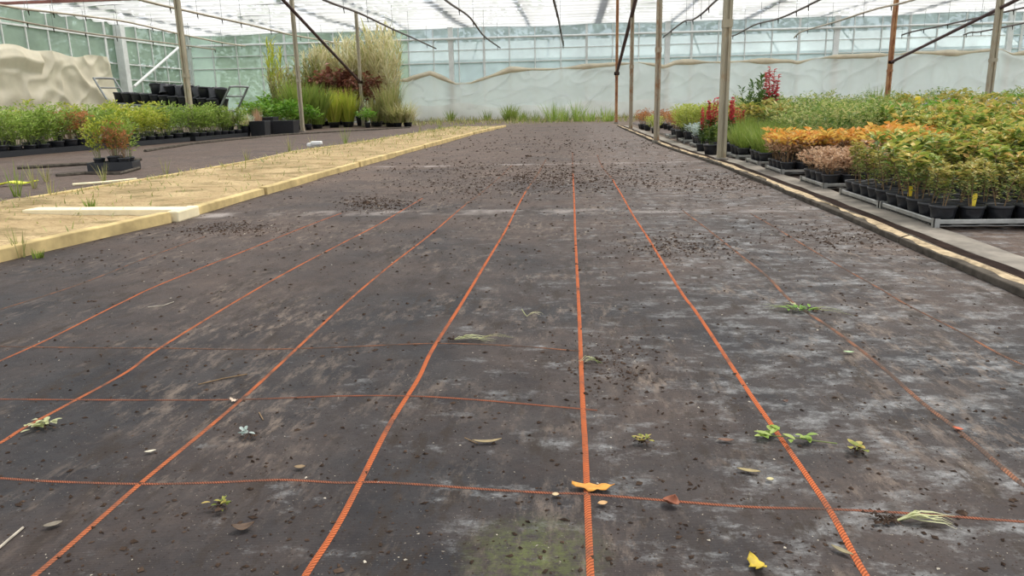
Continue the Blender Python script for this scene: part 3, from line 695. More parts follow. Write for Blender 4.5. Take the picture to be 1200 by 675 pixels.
BLU = Kind('potted_blue_grey_plant', 'potted plant', .10, .16, [shrub(100+i, 12, .42, .26, .05, .016, 360, .15, .6, 'leaf_bluegrey', None, True, .003, 'greenstem') for i in range(3)])
DGR = Kind('potted_green_grass', 'potted plant', .09, .14, [grass(110+i, 150, .36, .14, .009, .45, 'leaf_grassgreen', .8) for i in range(3)])
RED = Kind('potted_red_flower', 'potted plant', .09, .14, [spikes(120+i, 4, .60) for i in range(3)])
TAL = Kind('potted_upright_shrub', 'potted plant', .10, .16, [shrub(130+i, 4, .86, .16, .075, .028, 190, .2, .8, 'leaf_darkgreen', None, False, .006, 'greenstem') for i in range(2)])
RUS = Kind('potted_brown_shrub', 'potted plant', .09, .14, [shrub(140+i, 12, .42, .24, .045, .020, 300, .2, .4, 'leaf_rustshrub', None, True, .003) for i in range(3)])
WEE = Kind('potted_leafy_plant', 'potted plant', .10, .16, [shrub(150+i, 9, .62, .30, .075, .030, 330, .12, .4, 'leaf_weedgreen', None, True, .004, 'greenstem') for i in range(5)])
YGR = Kind('potted_yellow_green_plant', 'potted plant', .10, .16, [shrub(160+i, 9, .66, .28, .075, .032, 300, .15, .4, 'leaf_yellowgreen', None, True, .004, 'greenstem') for i in range(3)])
FER = Kind('potted_bright_green_plant', 'potted plant', .12, .20, [shrub(170+i, 9, .62, .42, .16, .06, 230, .15, .2, 'leaf_bright', None, True, .006, 'greenstem') for i in range(3)])

# ================================================================ RIGHT: trays and pots
def tray(x0, y0, wx, wy, label, group=None):
    t = thing('plant_tray', label, 'tray', (x0, y0, .007), 0, group)
    for (a, c, e_, f_) in ((0, 0, wx, .018), (0, wy-.018, wx, wy), (0, .018, .018, wy-.018), (wx-.018, .018, wx, wy-.018)):
        b = MB(); b.box((a, c, .030), (e_, f_, .054)); bevel(b.build('rail', 'galv', t), .003, 1)
    for (a, c) in ((-.003, -.003), (wx-.027, -.003), (-.003, wy-.027), (wx-.027, wy-.027)):
        b = MB(); b.box((a, c, 0), (a+.03, c+.004, .060)); b.box((a if a < .1 else a+.026, c, 0), (a+.004 if a < .1 else a+.03, c+.03, .060)); b.build('leg', 'galv', t)
    b = MB()
    for k in range(int(wy/.04)): b.box((.018, .02+k*.04, .016), (wx-.018, .032+k*.04, .020))
    b.build('mesh_floor', 'galv', t)
    return t
XA, TW = 1.83, .555
TZ = .0275
def fill(x0, y0, nx_, ny_, sx, sy, kindf, labelf, ox=.07, oy=.07, z=TZ, jit=.002, scf=lambda: R.uniform(.97, 1.02)):
    for j in range(ny_):
        for i in range(nx_):
            k = kindf(i, j); lab, grp = labelf(i, j)
            if k is None: continue
            yy = y0+oy+j*sy; fz = min(1, max(.45, (.275+.058*(yy-4))/.42))*R.uniform(.88, 1.15) if k in (SAP, SAPG) else 1; k.put(x0+ox+i*sx+R.uniform(-jit, jit), yy+R.uniform(-jit, jit), z, lab, grp, scf(), fz=fz)
tray(XA, 3.95, TW, .70, 'nearest metal plant tray, holding black pots of leafy saplings')
tray(XA, 4.67, TW, .68, 'second metal plant tray, right behind the nearest one along the concrete strip')
ORD = ('first', 'second', 'third', 'fourth')
def lab1(i, j):
    if j == 0: return 'leafy sapling in a black pot, front row of nearest tray, %s from the tray corner' % ORD[i], None
    if i == 0: return 'leafy sapling in a black pot along the open side of the nearest tray', 'saplings on the open side of the nearest tray'
    return 'leafy sapling in a black pot inside the nearest tray', 'saplings inside the nearest tray'
def lab2(i, j):
    if i == 0: return 'leafy sapling in a black pot along the open side of the second tray', 'saplings on the open side of the second tray'
    return 'leafy sapling in a black pot inside the second tray', 'saplings inside the second tray'
fill(XA, 3.95, 4, 5, .138, .14, lambda i, j: SAPG if j < 2 or R.random() < .6 else SAP, lab1)
fill(XA, 4.67, 4, 5, .138, .135, lambda i, j: SAPG if i == 0 or R.random() < .4 else SAP, lab2)
tray(XA+TW+.02, 3.95, TW, .70, 'metal plant tray next to the nearest one, partly out of the frame')
tray(XA+TW+.02, 4.67, TW, .68, 'metal plant tray beside the second one, hidden under saplings')
fill(XA+TW+.02, 3.95, 4, 5, .138, .14, lambda i, j: SAP if R.random() < .4 else SAPG, lambda i, j: ('leafy sapling in a black pot in the tray beside the nearest tray', 'saplings in the neighbouring tray'))
fill(XA+TW+.02, 4.67, 4, 5, .138, .135, lambda i, j: SAP, lambda i, j: ('leafy sapling in a black pot in the tray beside the second tray', 'saplings in the tray beside the second'))
fill(XA+2*TW+.04, 4.5, 6, 10, .17, .17, lambda i, j: SAP if R.random() < .8 else SAPG, lambda i, j: ('taller yellow green sapling standing behind the tray saplings', 'yellow green saplings behind the trays'), z=.007, scf=lambda: R.uniform(.95, 1.1))
fill(XA+1.12, 5.9, 6, 9, .20, .20, lambda i, j: SAP if R.random() < .85 else SAPG, lambda i, j: ('olive and gold sapling behind the second tray', 'olive saplings behind the second tray'), z=.007, scf=lambda: R.uniform(1.0, 1.15))
# tags stuck in pots
for px, i_, lab in ((1056, -1, 'yellow plant tag in a pot on the open side of the nearest tray'), (1112, 1, 'yellow plant tag standing in the second pot of the front row')):
    if i_ == 1: p = Vector((XA+.07+.138+.02, 4.02+.03, .115))
    else: p = Vector((XA+.075, 4.44, .112))
    b = MB(); Mx = Matrix.Translation(p) @ Matrix.Rotation(.18 if i_ == 1 else .10, 4, 'Y') @ Matrix.Rotation(-.15, 4, 'X')
    pr_ = [(-.005, -.05), (.005, -.05), (.012, 0), (.012, .055), (.008, .066), (-.008, .066), (-.012, .055), (-.012, 0)]
    b.add([Mx @ Vector((x, -.001, z)) for x, z in pr_]+[Mx @ Vector((x, .001, z)) for x, z in pr_], [tuple(range(8)), tuple(range(15, 7, -1))]+[(k, 8+k, 8+(k+1) % 8, (k+1) % 8) for k in range(8)])
    tag(b.build('plant_tag', 'yellow'), lab, 'plant tag')
# next trays along the strip
tray(XA, 5.70, TW, .58, 'third metal tray along the strip, with shrubs of dried pinkish leaves')
fill(XA, 5.70, 4, 4, .138, .143, lambda i, j: DRY, lambda i, j: ('shrub with dried pinkish tan leaves in a black pot', 'dried shrubs on the third tray'))
tray(XA, 6.86, TW, .56, 'fourth metal tray along the strip, with orange shrubs')
fill(XA, 6.86, 4, 4, .138, .14, lambda i, j: ORA, lambda i, j: ('orange autumn shrub in a black pot on the fourth tray', 'orange shrubs on the fourth tray'))
fill(XA+.62, 5.95, 3, 7, .17, .18, lambda i, j: DRY if j < 1 else ORA, lambda i, j: ('orange autumn shrub behind the dried pinkish shrubs', 'orange shrubs behind the dried ones') if j >= 1 else ('dried tan shrub beside the third tray', 'dried shrubs beside the third tray'), z=.007, scf=lambda: R.uniform(1.05, 1.25))
def bed(xa, ya, nx_, ny_, sx, sy, kind, lab, grp, lo=.9, hi=1.15, jit=.05, z=.007):
    for j in range(ny_):
        for i in range(nx_): kind.put(xa+i*sx+R.uniform(-jit, jit), ya+j*sy+R.uniform(-jit, jit), z, lab, grp, R.uniform(lo, hi), simple_=True)
tray(XA+.02, 7.80, TW, .56, 'fifth metal tray along the strip, with green grassy plants')
fill(XA+.02, 7.80, 3, 3, .18, .18, lambda i, j: DGR, lambda i, j: ('green grassy plant on the fifth tray, beside the orange shrubs', 'grassy plants on the fifth tray'), ox=.1, oy=.1, scf=lambda: R.uniform(.75, .95))
tray(XA, 8.75, TW, .56, 'sixth metal tray along the strip, behind the nearest post')
fill(XA, 8.75, 3, 3, .18, .18, lambda i, j: DGR, lambda i, j: ('green grassy plant on the sixth tray behind the nearest post', 'grassy plants behind the nearest post'), ox=.1, oy=.1, scf=lambda: R.uniform(.75, .95))
bed(2.62, 7.7, 3, 6, .36, .42, VAR, 'cream variegated shrub behind the orange shrubs', 'variegated shrubs behind the orange ones', .9, 1.1)
bed(3.6, 7.4, 3, 4, .38, .40, OLI, 'olive shrub between orange shrubs and bright green shrubs', 'olive shrubs past the saplings')
bed(4.7, 7.6, 4, 3, .38, .42, BRI, 'bright green shrub behind the yellow green saplings', 'bright green shrubs behind the saplings', .95, 1.15)
bed(4.1, 9.2, 6, 3, .42, .50, BRI, 'bright green broad leaved shrub in the middle of the bed', 'bright green shrubs mid bed', .95, 1.1)
bed(3.2, 10.3, 4, 5, .45, .55, VAR, 'variegated shrub in the middle of the plant bed', 'variegated shrubs mid bed', .95, 1.15)
bed(5.1, 10.8, 5, 4, .48, .55, BLU, 'blue grey plant towards the back of the bed', 'blue grey plants at the back', .9, 1.15)
bed(3.1, 13.2, 5, 4, .50, .62, DGR, 'grassy green plant towards the back of the bed', 'grassy plants at the back', 1.1, 1.5)
bed(5.8, 13.2, 7, 4, .55, .62, OLI, 'olive green shrub far back in the bed', 'olive shrubs at the back', 1.0, 1.25)
bed(3.4, 16.2, 9, 3, .75, .75, VAR, 'pale shrub in the last rows of the bed', 'pale shrubs in the last rows', 1.1, 1.4)
bed(8.2, 15.0, 4, 4, .75, .75, BRI, 'green shrub far back near the grey post', 'green shrubs near the far grey post', 1.0, 1.3)
bed(2.2, 9.6, 2, 3, .30, .34, DGR, 'low grassy plant beside the red flower spikes', 'low grasses by the red flowers', .9, 1.1)
# small trays farther along
for i, (y, lab) in enumerate(((10.0, 'metal tray of low silver and green plants, past the nearest post'), (11.1, 'metal tray with silver leaved plants'), (12.4, 'metal tray before the lime yellow shrubs'), (14.2, 'metal tray with a small brown shrub far along the strip'))):
    tray(XA-.08, y, .62, .62, lab)
fill(XA-.08, 10.0, 3, 3, .19, .19, lambda i, j: DGR, lambda i, j: ('green plant on the tray before the silver plants', 'green plants before the silver ones'), ox=.1, oy=.1, scf=lambda: R.uniform(.8, 1))
fill(XA-.08, 11.1, 3, 3, .19, .19, lambda i, j: SIL, lambda i, j: ('silver leaved plant in a pot on a far tray', 'silver plants on a far tray'), ox=.1, oy=.1, scf=lambda: R.uniform(1, 1.2))
fill(XA-.08, 12.4, 2, 2, .28, .28, lambda i, j: LIM, lambda i, j: ('lime yellow shrub on a far tray', 'lime shrubs on a far tray'), ox=.16, oy=.16, scf=lambda: R.uniform(1.0, 1.15))
fill(XA-.08, 14.2, 2, 2, .28, .28, lambda i, j: RUS, lambda i, j: ('brown shrub on the farthest tray', 'brown shrubs on the farthest tray'), ox=.16, oy=.16, scf=lambda: R.uniform(.9, 1.0))
bed(2.45, 12.0, 2, 4, .45, .5, LIM, 'lime yellow shrub standing behind the silver plants', 'lime shrubs behind the silver plants', .95, 1.1)
bed(1.75, 15.9, 3, 2, .45, .6, LIM, 'lime green shrub near the third post', 'lime shrubs near the third post', .7, .9)
bed(1.7, 18.0, 3, 3, .5, .7, RUS, 'brown green shrub near the far end of the strip', 'brown shrubs near the strip end', .8, 1.0)
for px, py, y, h_, lab in ((834, 150, 9.5, 1.0, 'red flower spikes just before the nearest post'), (858, 150, 9.7, 1.0, 'red flower spikes just behind the nearest post'), (868, 140, 10.4, .8, 'red flower spikes among green shrubs past the post'), (823, 150, 10.2, .8, 'short red flower spikes next to the silver plants')):
    RED.put(P(px, py, y).x, y, .007, lab, None, h_)
for px, y, s_, lab in ((876, 11.0, 1.0, 'tall upright green shrub with bare base past the nearest post'), (890, 11.3, 1.12, 'tallest upright green shrub before the plastic wall')): TAL.put(P(px, 120, y).x, y, .007, lab, None, s_)
RED.put(P(902, 110, 11.6).x, 11.6, .007, 'tallest red flower spike standing above the shrubs', None, 1.55)
for px, y, s_ in ((1028, 15.5, 1.9), (1050, 14, 1.7)): DGR.put(P(px, 120, y).x, y, .007, 'tall thin grass near the orange rusty post' if px < 1040 else 'tall thin grass right beside the rusty post', None, s_)
bed(1.85, 13.35, 2, 1, .5, .6, LIM, 'lime yellow shrub right behind the lime tray', 'lime shrubs behind the lime tray', 1.1, 1.25)
bed(2.35, 10.6, 2, 3, .35, .45, OLI, 'olive shrub behind the red flower spikes', 'olive shrubs behind the red flowers', 1.0, 1.2)
# yellow tag at the back
p = P(1075, 120, 8.9); b = MB(); b.box((p.x-.03, p.y-.006, .50), (p.x+.03, p.y+.006, .66)); b.box((p.x-.012, p.y-.008, 0), (p.x+.012, p.y+.008, .5)); tag(bevel(b.build('plant_tag', 'yellow'), .02), 'bright yellow marker standing far back in the bed', 'plant tag')

# ================================================================ LEFT side
def ledge(y): return -8.3-.9*max(0, (19-y)/7)          # open edge of the left plants
b = MB()
n_ = 0
for (ya, yb, lab) in ((11.3, 14.0, 'long black plastic tray under the leafy plants, nearest one'), (14.1, 16.6, 'long black plastic tray under the leafy plants before the grey post'), (16.8, 19.0, 'long black plastic tray under the leafy plants past the grey post')):
    t = thing('plant_trough', lab, 'tray', (0, 0, 0))
    x0_, x1_ = ledge(ya), ledge(yb); d = Vector((x1_-x0_, yb-ya, 0)).normalized(); ang = math.atan2(d.y, d.x)
    Mx = Matrix.Translation((x0_, ya, .005)) @ Matrix.Rotation(ang, 4, 'Z'); L_ = Vector((x1_-x0_, yb-ya, 0)).length
    b = MB(); b.box((0, 0, 0), (L_, .6, .012), Mx); b.build('base', 'black_pot', t)
    for (a, c) in (((0, 0, .012), (L_, .02, .10)), ((0, .58, .012), (L_, .60, .10)), ((0, .02, .012), (.02, .58, .10)), ((L_-.02, .02, .012), (L_, .58, .10))):
        b = MB(); b.box(a, c, Mx); b.build('side_wall', 'black_pot', t)
    k = 0
    for r_ in range(2):
        s_ = .2
        while s_ < L_-.1:
            q = Mx @ Vector((s_, .16+r_*.28, .014)); pxx = PX(q)[0]
            kd = RUS if 70 < pxx < 100 and r_ == 0 else (YGR if 140 < pxx < 190 else WEE)
            kd.put(q.x, q.y, q.z, 'leafy green plant standing in the black troughs' if kd is WEE else ('yellow green plant in the black troughs' if kd is YGR else 'rusty brown plant among the green ones in the troughs'), 'plants in the black troughs' if kd is WEE else ('yellow green plants in the troughs' if kd is YGR else 'rusty plants in the troughs'), R.uniform(.95, 1.2) if kd is not RUS else 1.5); s_ += .30
# rows behind
for j in range(7):
    y = 12.2+j*1.15
    for i in range(4):
        x = ledge(y)-1.15-i*.75+R.uniform(-.15, .15); pxx = PX((x, y, .5))[0]
        if pxx < -40: continue
        kd = YGR if R.random() < .25 else WEE
        kd.put(x, y+R.uniform(-.2, .2), .005, 'tall leafy plant growing behind the black troughs' if kd is WEE else 'tall yellow green plant behind the black troughs', 'tall plants behind the troughs' if kd is WEE else 'tall yellow plants behind the troughs', R.uniform(1.0, 1.35), simple_=True)
# wooden batten and edging before the troughs
for pts, lab, mt in (([(20, 197), (110, 192), (165, 187)], 'grey batten lying before the nearest black trough', 'old_wood'), ([(170, 177), (228, 168), (330, 158), (480, 149.5)], 'long low edging strip past the grey post', 'old_wood')):
    b = MB(); b.tube([G(*p, .022) for p in pts], .028, 6); tag(b.build('edging_batten', mt), lab, 'batten')
# lone tray on the brown mat
p = G(135, 200); t = thing('crate', 'low black crate alone on the brown mat', 'crate', (p.x, p.y, .008), .25)
for (a, c) in (((-.25, -.16, 0), (.25, .16, .012)), ((-.25, -.16, .012), (.25, -.145, .10)), ((-.25, .145, .012), (.25, .16, .10)), ((-.25, -.145, .012), (-.235, .145, .10)), ((.235, -.145, .012), (.25, .145, .10))):
    b = MB(); b.box(a, c); b.build('base' if c[2] == .012 else 'side_wall', 'black_pot', t)
for i, (dx, dy, kd, lab, s_) in enumerate(((-.16, -.05, YGR, 'yellow leaved plant trailing over the lone black crate', .78), (-.05, .06, YGR, 'yellow green plant standing in the lone black crate', .85), (.05, -.04, RUS, 'orange brown plant in the middle of the lone crate', 1.05), (.15, .05, WEE, 'thin green plant at the end of the lone crate', .8), (.16, -.07, RUS, 'brown dry plant at the crate end', .9))):
    kd.put(p.x+dx, p.y+dy+.02, .021, lab, None, s_*.80, sz=s_*1.08)
b = MB(); b.tube([G(66, 206, .02), G(100, 203, .02), G(140, 203.5, .02), G(163, 197, .02)], .022, 6); tag(b.build('batten', 'old_wood'), 'grey curved batten lying beside the lone crate', 'batten')
b = MB(); b.tube([G(85, 216.5, .02), G(120, 214, .02), G(160, 210, .02)], .014, 6); tag(b.build('lath', 'pale_board'), 'thin pale lath on the mat before the lone crate', 'lath')
p0, p1 = G(-30, 222), G(42, 217); b = MB()
for i in range(13):
    q = p0.lerp(p1, i/12); zz = .03+.012*math.sin(i*1.1); b.v += [(q.x, q.y-.05, zz), (q.x, q.y-.05, zz+.012), (q.x, q.y+.05, zz+.014), (q.x, q.y+.05, zz+.002)]
for i in range(12):
    for e_ in range(4): b.f.append([4*i+e_, 4*i+4+e_, 4*i+4+(e_+1) % 4, 4*i+(e_+1) % 4])
b.f += [[3, 2, 1, 0], [48, 49, 50, 51]]
tag(b.build('strap', 'lime'), 'bright yellow strap lying on the brown mat', 'strap')
# weeds on the sand bed and mats
def tuft(px, py, ht, n, label, mat='leaf_grassgreen', lean=.5, w=.006, group=None, z=.006, spread=.05):
    p = G(px, py); mb = grass(int(px*7+py), int(n*1.5), ht, spread, w, .35, mat, lean)[0][1]
    o = mb.build('grass_tuft', mat); o.location = (p.x, p.y, z); return tag(o, label, 'grass tuft', group)
for px, py, ht, n, lab in ((20, 232, .35, 14, 'thin weed stalks before the yellow strap'), (40, 222, .26, 10, 'weed blades at the end of the yellow strap'), (60, 235, .22, 7, 'sparse weed at the sand bed edge by the strap'), (55, 214, .2, 9, 'weed leaning beyond the yellow strap'), (122, 214, .25, 8, 'weed stalk before the lone crate'), (194, 205, .22, 6, 'thin weed beside the mat edge past the crate'), (107, 251, .12, 26, 'small green tuft before the pale cross plank'), (24, 303, .17, 10, 'dry weed at the nearest kerb corner'), (45, 304, .05, 14, 'tiny green tuft under the nearest kerb'), (340, 178, .3, 9, 'thin weed at the far sand bed edge'), (366, 172, .25, 6, 'weed by the white scrap'), (405, 170, .40, 12, 'taller weed at the far sand bed edge'), (492, 156, .30, 9, 'weed near the far end of the sand bed'), (515, 153, .35, 12, 'green weed at the far end of the sand bed'), (290, 190, .2, 9, 'low weed on the sand bed edge')):
    tuft(px, py, ht, n, lab, 'leaf_sedge' if n < 12 else 'leaf_grassgreen', .45, .010)
b = MB(); p = G(368, 172)
b.box((p.x-.12, p.y-.05, .0), (p.x+.12, p.y+.05, .07)); b.box((p.x-.04, p.y-.08, .03), (p.x+.16, p.y+.03, .10), Matrix.Identity(4)); tag(bevel(b.build('plastic_scrap', 'white_scrap'), .02), 'white scrap lying on the brown mat', 'scrap')
# far wall weeds
for px, py, ht, n, sp, lab in ((508, 142, .70, 60, .35, 'tall green weed clump by the film corner past the tall grasses'), (528, 143, .55, 40, .3, 'green weed at the base of the white film column'), (570, 142, .5, 24, .4, 'sparse weed before the film, nearer the bright tuft'), (598, 142.5, .72, 130, .5, 'dense bright green grass tuft at the far wall'), (612, 143, .5, 40, .4, 'small tuft joined to the dense bright one'), (628, 143, .45, 16, .4, 'thin weed between the two far tufts'), (648, 143, .80, 50, .5, 'green weed clump before the film above the mat end'), (662, 143, .7, 34, .4, 'yellow green weeds beside the clump over the mat end'), (677, 143, .85, 36, .4, 'tall weed stalks before the film'), (692, 143, .5, 30, .5, 'low weeds next to the rusty far post'), (711, 143, .6, 40, .5, 'weeds around the foot of the rusty far post')):
    tuft(px, py-.6, ht, n, lab, 'leaf_weedgreen' if px > 640 else 'leaf_grassgreen', .7, .03, spread=sp)
b = MB(); r = random.Random(5)
for i in range(2200):
    x = r.uniform(-7.5, 9); y = r.uniform(26.5, 34.2); b.blade((x, y, 0), (r.uniform(-.7, .7), r.uniform(-.7, .7), 1), r.uniform(.05, .30), .03, .4, r, 3)
tag(b.build('weeds', 'leaf_sedge'), 'low sparse weeds on the soil along the far wall', 'weeds', kind='stuff')
b = MB()
for i in range(2600):
    y = .8+22*r.random()**1.3; a_, c_ = lerp(LFE, y), lerp(LE, y)
    if r.random() < .45: x = a_+abs(r.gauss(0, .18))
    else: x = r.uniform(a_+.1, c_-.12)
    b.blade((x, y, .045), (r.uniform(-1, 1), r.uniform(-1, 1), .7), r.uniform(.015, .06)*(1+y*.06), .005+.0006*y, .4, r, 3)
tag(b.build('moss_grass', 'leaf_sedge'), 'short sparse grass sprouting on the sand bed', 'grass', kind='stuff')

# black containers, trolley with pots
def container(px, py, wx, wy, h_, label, rz=0, y=None):
    p = G(px, py) if y is None else Vector((P(px, py, y).x, y, 0)); t = thing('square_container', label, 'container', (p.x, p.y, .006), rz)
    a, c = wx/2, wy/2; b = MB(); n0 = .90
    for (s0, z) in ((n0, 0), (1, h_), (.95, h_), (.93, h_*.85)): b.v += [(-a*s0, -c*s0, z), (a*s0, -c*s0, z), (a*s0, c*s0, z), (-a*s0, c*s0, z)]
    for k in range(3):
        for i in range(4): b.f.append([4*k+i, 4*k+(i+1) % 4, 4*k+4+(i+1) % 4, 4*k+4+i])
    b.f.append([3, 2, 1, 0]); bevel(b.build('tub', 'black_pot', t), .01)
    b = MB(); b.box((-a*.94, -c*.94, h_*.80), (a*.94, c*.94, h_*.85)); b.build('soil', 'soil', t); return t
c1 = container(336, 157, .62, .5, .36, 'black square container with ferny green plant before the tall grasses')
c2 = container(306, 159.5, .42, .4, .38, 'black square container of pale dead stems')
c3 = container(318, 157, .34, .4, .46, 'taller black square container between dead stems and ferny plant')
GR = [  # px, py(base), height, blades, spread, width, droop, material, lean, label
 (303, 158, .62, 40, .2, .02, .1, 'leaf_dry', .3, 'pale pinkish dead stems in a black container'),
 (268, 161, .75, 150, .35, .02, .9, 'leaf_straw', .9, 'dry brown drooping grass beside the trolley'),
 (288, 160, .55, 80, .3, .02, .7, 'leaf_straw', .8, 'small dry grass clump beside the dead stems'),
 (352, 152, 1.75, 190, .45, .045, .55, 'leaf_grassgreen', .5, 'green arching grass behind the second grey post'),
 (372, 151, 1.55, 190, .45, .045, .5, 'leaf_grassgreen', .5, 'green upright grass right of the second grey post'),
 (392, 149.5, 1.4, 170, .38, .035, .5, 'leaf_yellowgreen', .55, 'yellow green grass in a black crate'),
 (408, 149, 1.4, 170, .38, .035, .5, 'leaf_yellowgreen', .55, 'second yellow green grass in the black crate row'),
 (442, 148.5, 1.1, 120, .4, .03, .7, 'leaf_sedge', .6, 'dark green sedge beside the grey post among straw grasses'),
 (458, 148.5, 1.5, 200, .45, .03, .45, 'leaf_sedge', .4, 'olive upright grass at the edge of the tall grass group'),
 (466, 149, .95, 190, .5, .035, 1.1, 'leaf_sedge', .8, 'fountain of drooping sedge at the edge of the tall grass group'),
 (478, 148.5, .95, 130, .4, .03, 1.1, 'leaf_straw', .8, 'outermost drooping straw sedge before the white film'),
 (382, 147, 2.9, 190, .6, .055, .42, 'leaf_straw', .35, 'tall straw coloured grass, first behind the yellow green grass'),
 (402, 146.5, 3.15, 190, .6, .055, .5, 'leaf_straw', .38, 'tall straw coloured grass in the middle of the group'),
 (425, 146.5, 3.3, 190, .6, .055, .45, 'leaf_straw', .35, 'tall straw coloured grass right behind the braced post'),
 (446, 146.5, 3.5, 190, .6, .055, .45, 'leaf_straw', .35, 'tallest straw grass with upright plumes'),
 (462, 147, 3.2, 90, .4, .05, .6, 'leaf_straw', .45, 'thin straw grass leaning out toward the far film'),
 (364, 148, 2.5, 150, .55, .05, .45, 'leaf_sedge', .45, 'green straw grass behind the second grey post'),
 (338, 150, 2.0, 150, .5, .05, .6, 'leaf_sedge', .55, 'arching green grass behind the ferny plant'),
 (325, 147, 3.4, 34, .35, .06, .45, 'leaf_yellowgreen', .4, 'tall sparse green reed before the glazing'),
]
for (px, py, ht, n, sp, w_, dr, mt, ln, lab) in GR:
    p = G(px, py); t = thing('ornamental_grass', lab, 'grass plant', (p.x, p.y, .006))
    z = .3
    if py > 157: z = .30
    pot = potmesh(.20 if ht > 1 else .16, .18 if py < 157 else .3).build('pot', 'black_pot', t, True)
    if ht >= 2.0:
        for nm, mb, m_ in canes(int(px*3+n), int(n*.30) if n > 40 else 9, ht-.15, sp, w_*1.15, 1.1, mt, 9 if n > 40 else 14): o = mb.build(nm, m_, t); o.location.z = .14
        continue
    g = grass(int(px*3+n), int(n*(2.2 if ht > 1 else 1.5)), ht-.15, sp, w_*1.15, dr, mt, ln)[0][1].build('blades', mt, t); g.location.z = .14 if py < 157 else .26
for i, (px, py, s_) in enumerate(((375, 148, 1.0), (392, 147.8, 1.1), (409, 147.6, 1.05), (424, 147.5, .95), (440, 147.5, .9))):
    p = G(px, py); t = thing('rusty_perennial', 'dead perennial with rusty brown leaves amid the tall grasses', 'potted plant', (p.x, p.y, .006), i, 'rusty perennials amid the grasses', s_*1.22)
    potmesh(.18, .3).build('pot', 'black_pot', t, True)
    for nm, mb, mt in shrub(300+i, 9, 1.55, .42, .20, .11, 190, .55, -.4, 'leaf_rustleaf', None, True, .008): o = mb.build(nm, mt, t); o.location.z = .25
for i, (px, py, s_) in enumerate(((300, 153, 1.25), (318, 153, 1.3), (334, 155, 1.2), (346, 153, 1.25), (326, 150, 1.6), (308, 150, 1.4), (362, 152.5, .95), (431, 150, .85))):
    p = G(px, py); FER.put(p.x, p.y, .006, ('bright green plant beside the trolley end handle', 'bright green plant above the dead stems', 'ferny green plant spilling over the black container', 'leafy green plant touching the second grey post', 'taller leafy plant behind the black containers', 'leafy plant between trolley and reed', 'low leafy plant filling in beside the arching green grass', 'low leafy plant between yellow green grass and the braced post')[i], None, s_)
p = G(447, 147.5); b = MB(); b.lathe([(.30, 0), (.33, .05), (.36, .5), (.34, .5), (.30, .1)], 22); o = b.build('round_tub', 'black_pot', smooth=True); o.location = (p.x+.1, p.y-.3, .35); o.rotation_euler = (1.35, 0, .3); tag(o, 'round black tub lying on its side by the sedge', 'tub')
# trolley
A, B = P(128, 121, 19.6), P(256, 131, 18.4)
t = thing('pot_trolley', 'grey metal trolley with hoop handles carrying black pots', 'trolley')
ax = (B-A).normalized(); sd = Vector((-ax.y, ax.x, 0)).normalized(); wdt = .62
b = MB()
for s_ in (0, wdt): b.tube([A+sd*s_, B+sd*s_], .028, 8)
for q in (A, (A+B)/2, B): b.tube([q, q+sd*wdt], .022, 8)
b.build('frame', 'grey_steel', t)
b = MB()
for s_ in [wdt*(k+.5)/6 for k in range(6)]: b.tube([A+sd*s_, B+sd*s_], .014, 6)
b.build('deck', 'grey_steel', t)
for q, s_ in ((A, 0), (A, wdt), (B, 0), (B, wdt)):
    b = MB(); f = q+sd*s_; b.tube([f, (f.x, f.y, .06)], .024, 8); o = b.build('leg', 'grey_steel', t)
    c = MB(); c.tube([(f.x, f.y-.02, .06), (f.x, f.y+.02, .06)], .06, 14); c.build('wheel', 'rust_dark', o)
for q, lean, k in ((A, -1, 0), (B, 1, 1)):
    top = q+ax*lean*.45+Vector((0, 0, .62)); b = MB()
    b.tube(spline([q, q.lerp(top, .9), top+sd*.06, top+sd*(wdt-.06), q.lerp(top, .9)+sd*wdt, q+sd*wdt], 6), .026, 8); mid = q.lerp(top, .62); b.tube([mid, mid+sd*wdt], .02, 8); b.build('hoop_handle', 'grey_steel', t, True)
stackpot = potmesh(.15, .27).build('nursery_pot', 'black_pot', link=False, smooth=True)
for j in range(2):
    for i in range(11):
        q = A.lerp(B, (i+.7)/11.6)+sd*(.16+j*.31); o = stackpot.copy(); C.objects.link(o); o.location = q+Vector((0, 0, .028)); o.rotation_euler = (R.uniform(-.05, .05), R.uniform(-.05, .05), R.uniform(0, 6)); tag(o, 'empty black nursery pot standing on the trolley deck', 'pot', 'pots on the trolley deck')
for k, i in enumerate((3.2, 4.0, 4.5, 5.2, 5.9, 6.5, 7.2, 7.9, 8.5)):
    q = A.lerp(B, (i+.3)/9.2)+sd*.3; o = stackpot.copy(); C.objects.link(o); o.location = q+Vector((0, 0, .30+.04*(k % 2))); o.rotation_euler = (R.uniform(-.5, .5)+(math.pi if k % 2 else 0), R.uniform(-.3, .3), 0)
    if k % 2: o.location.z += .22
    tag(o, 'black nursery pot heaped on top of the trolley pots', 'pot', 'heaped pots on the trolley')

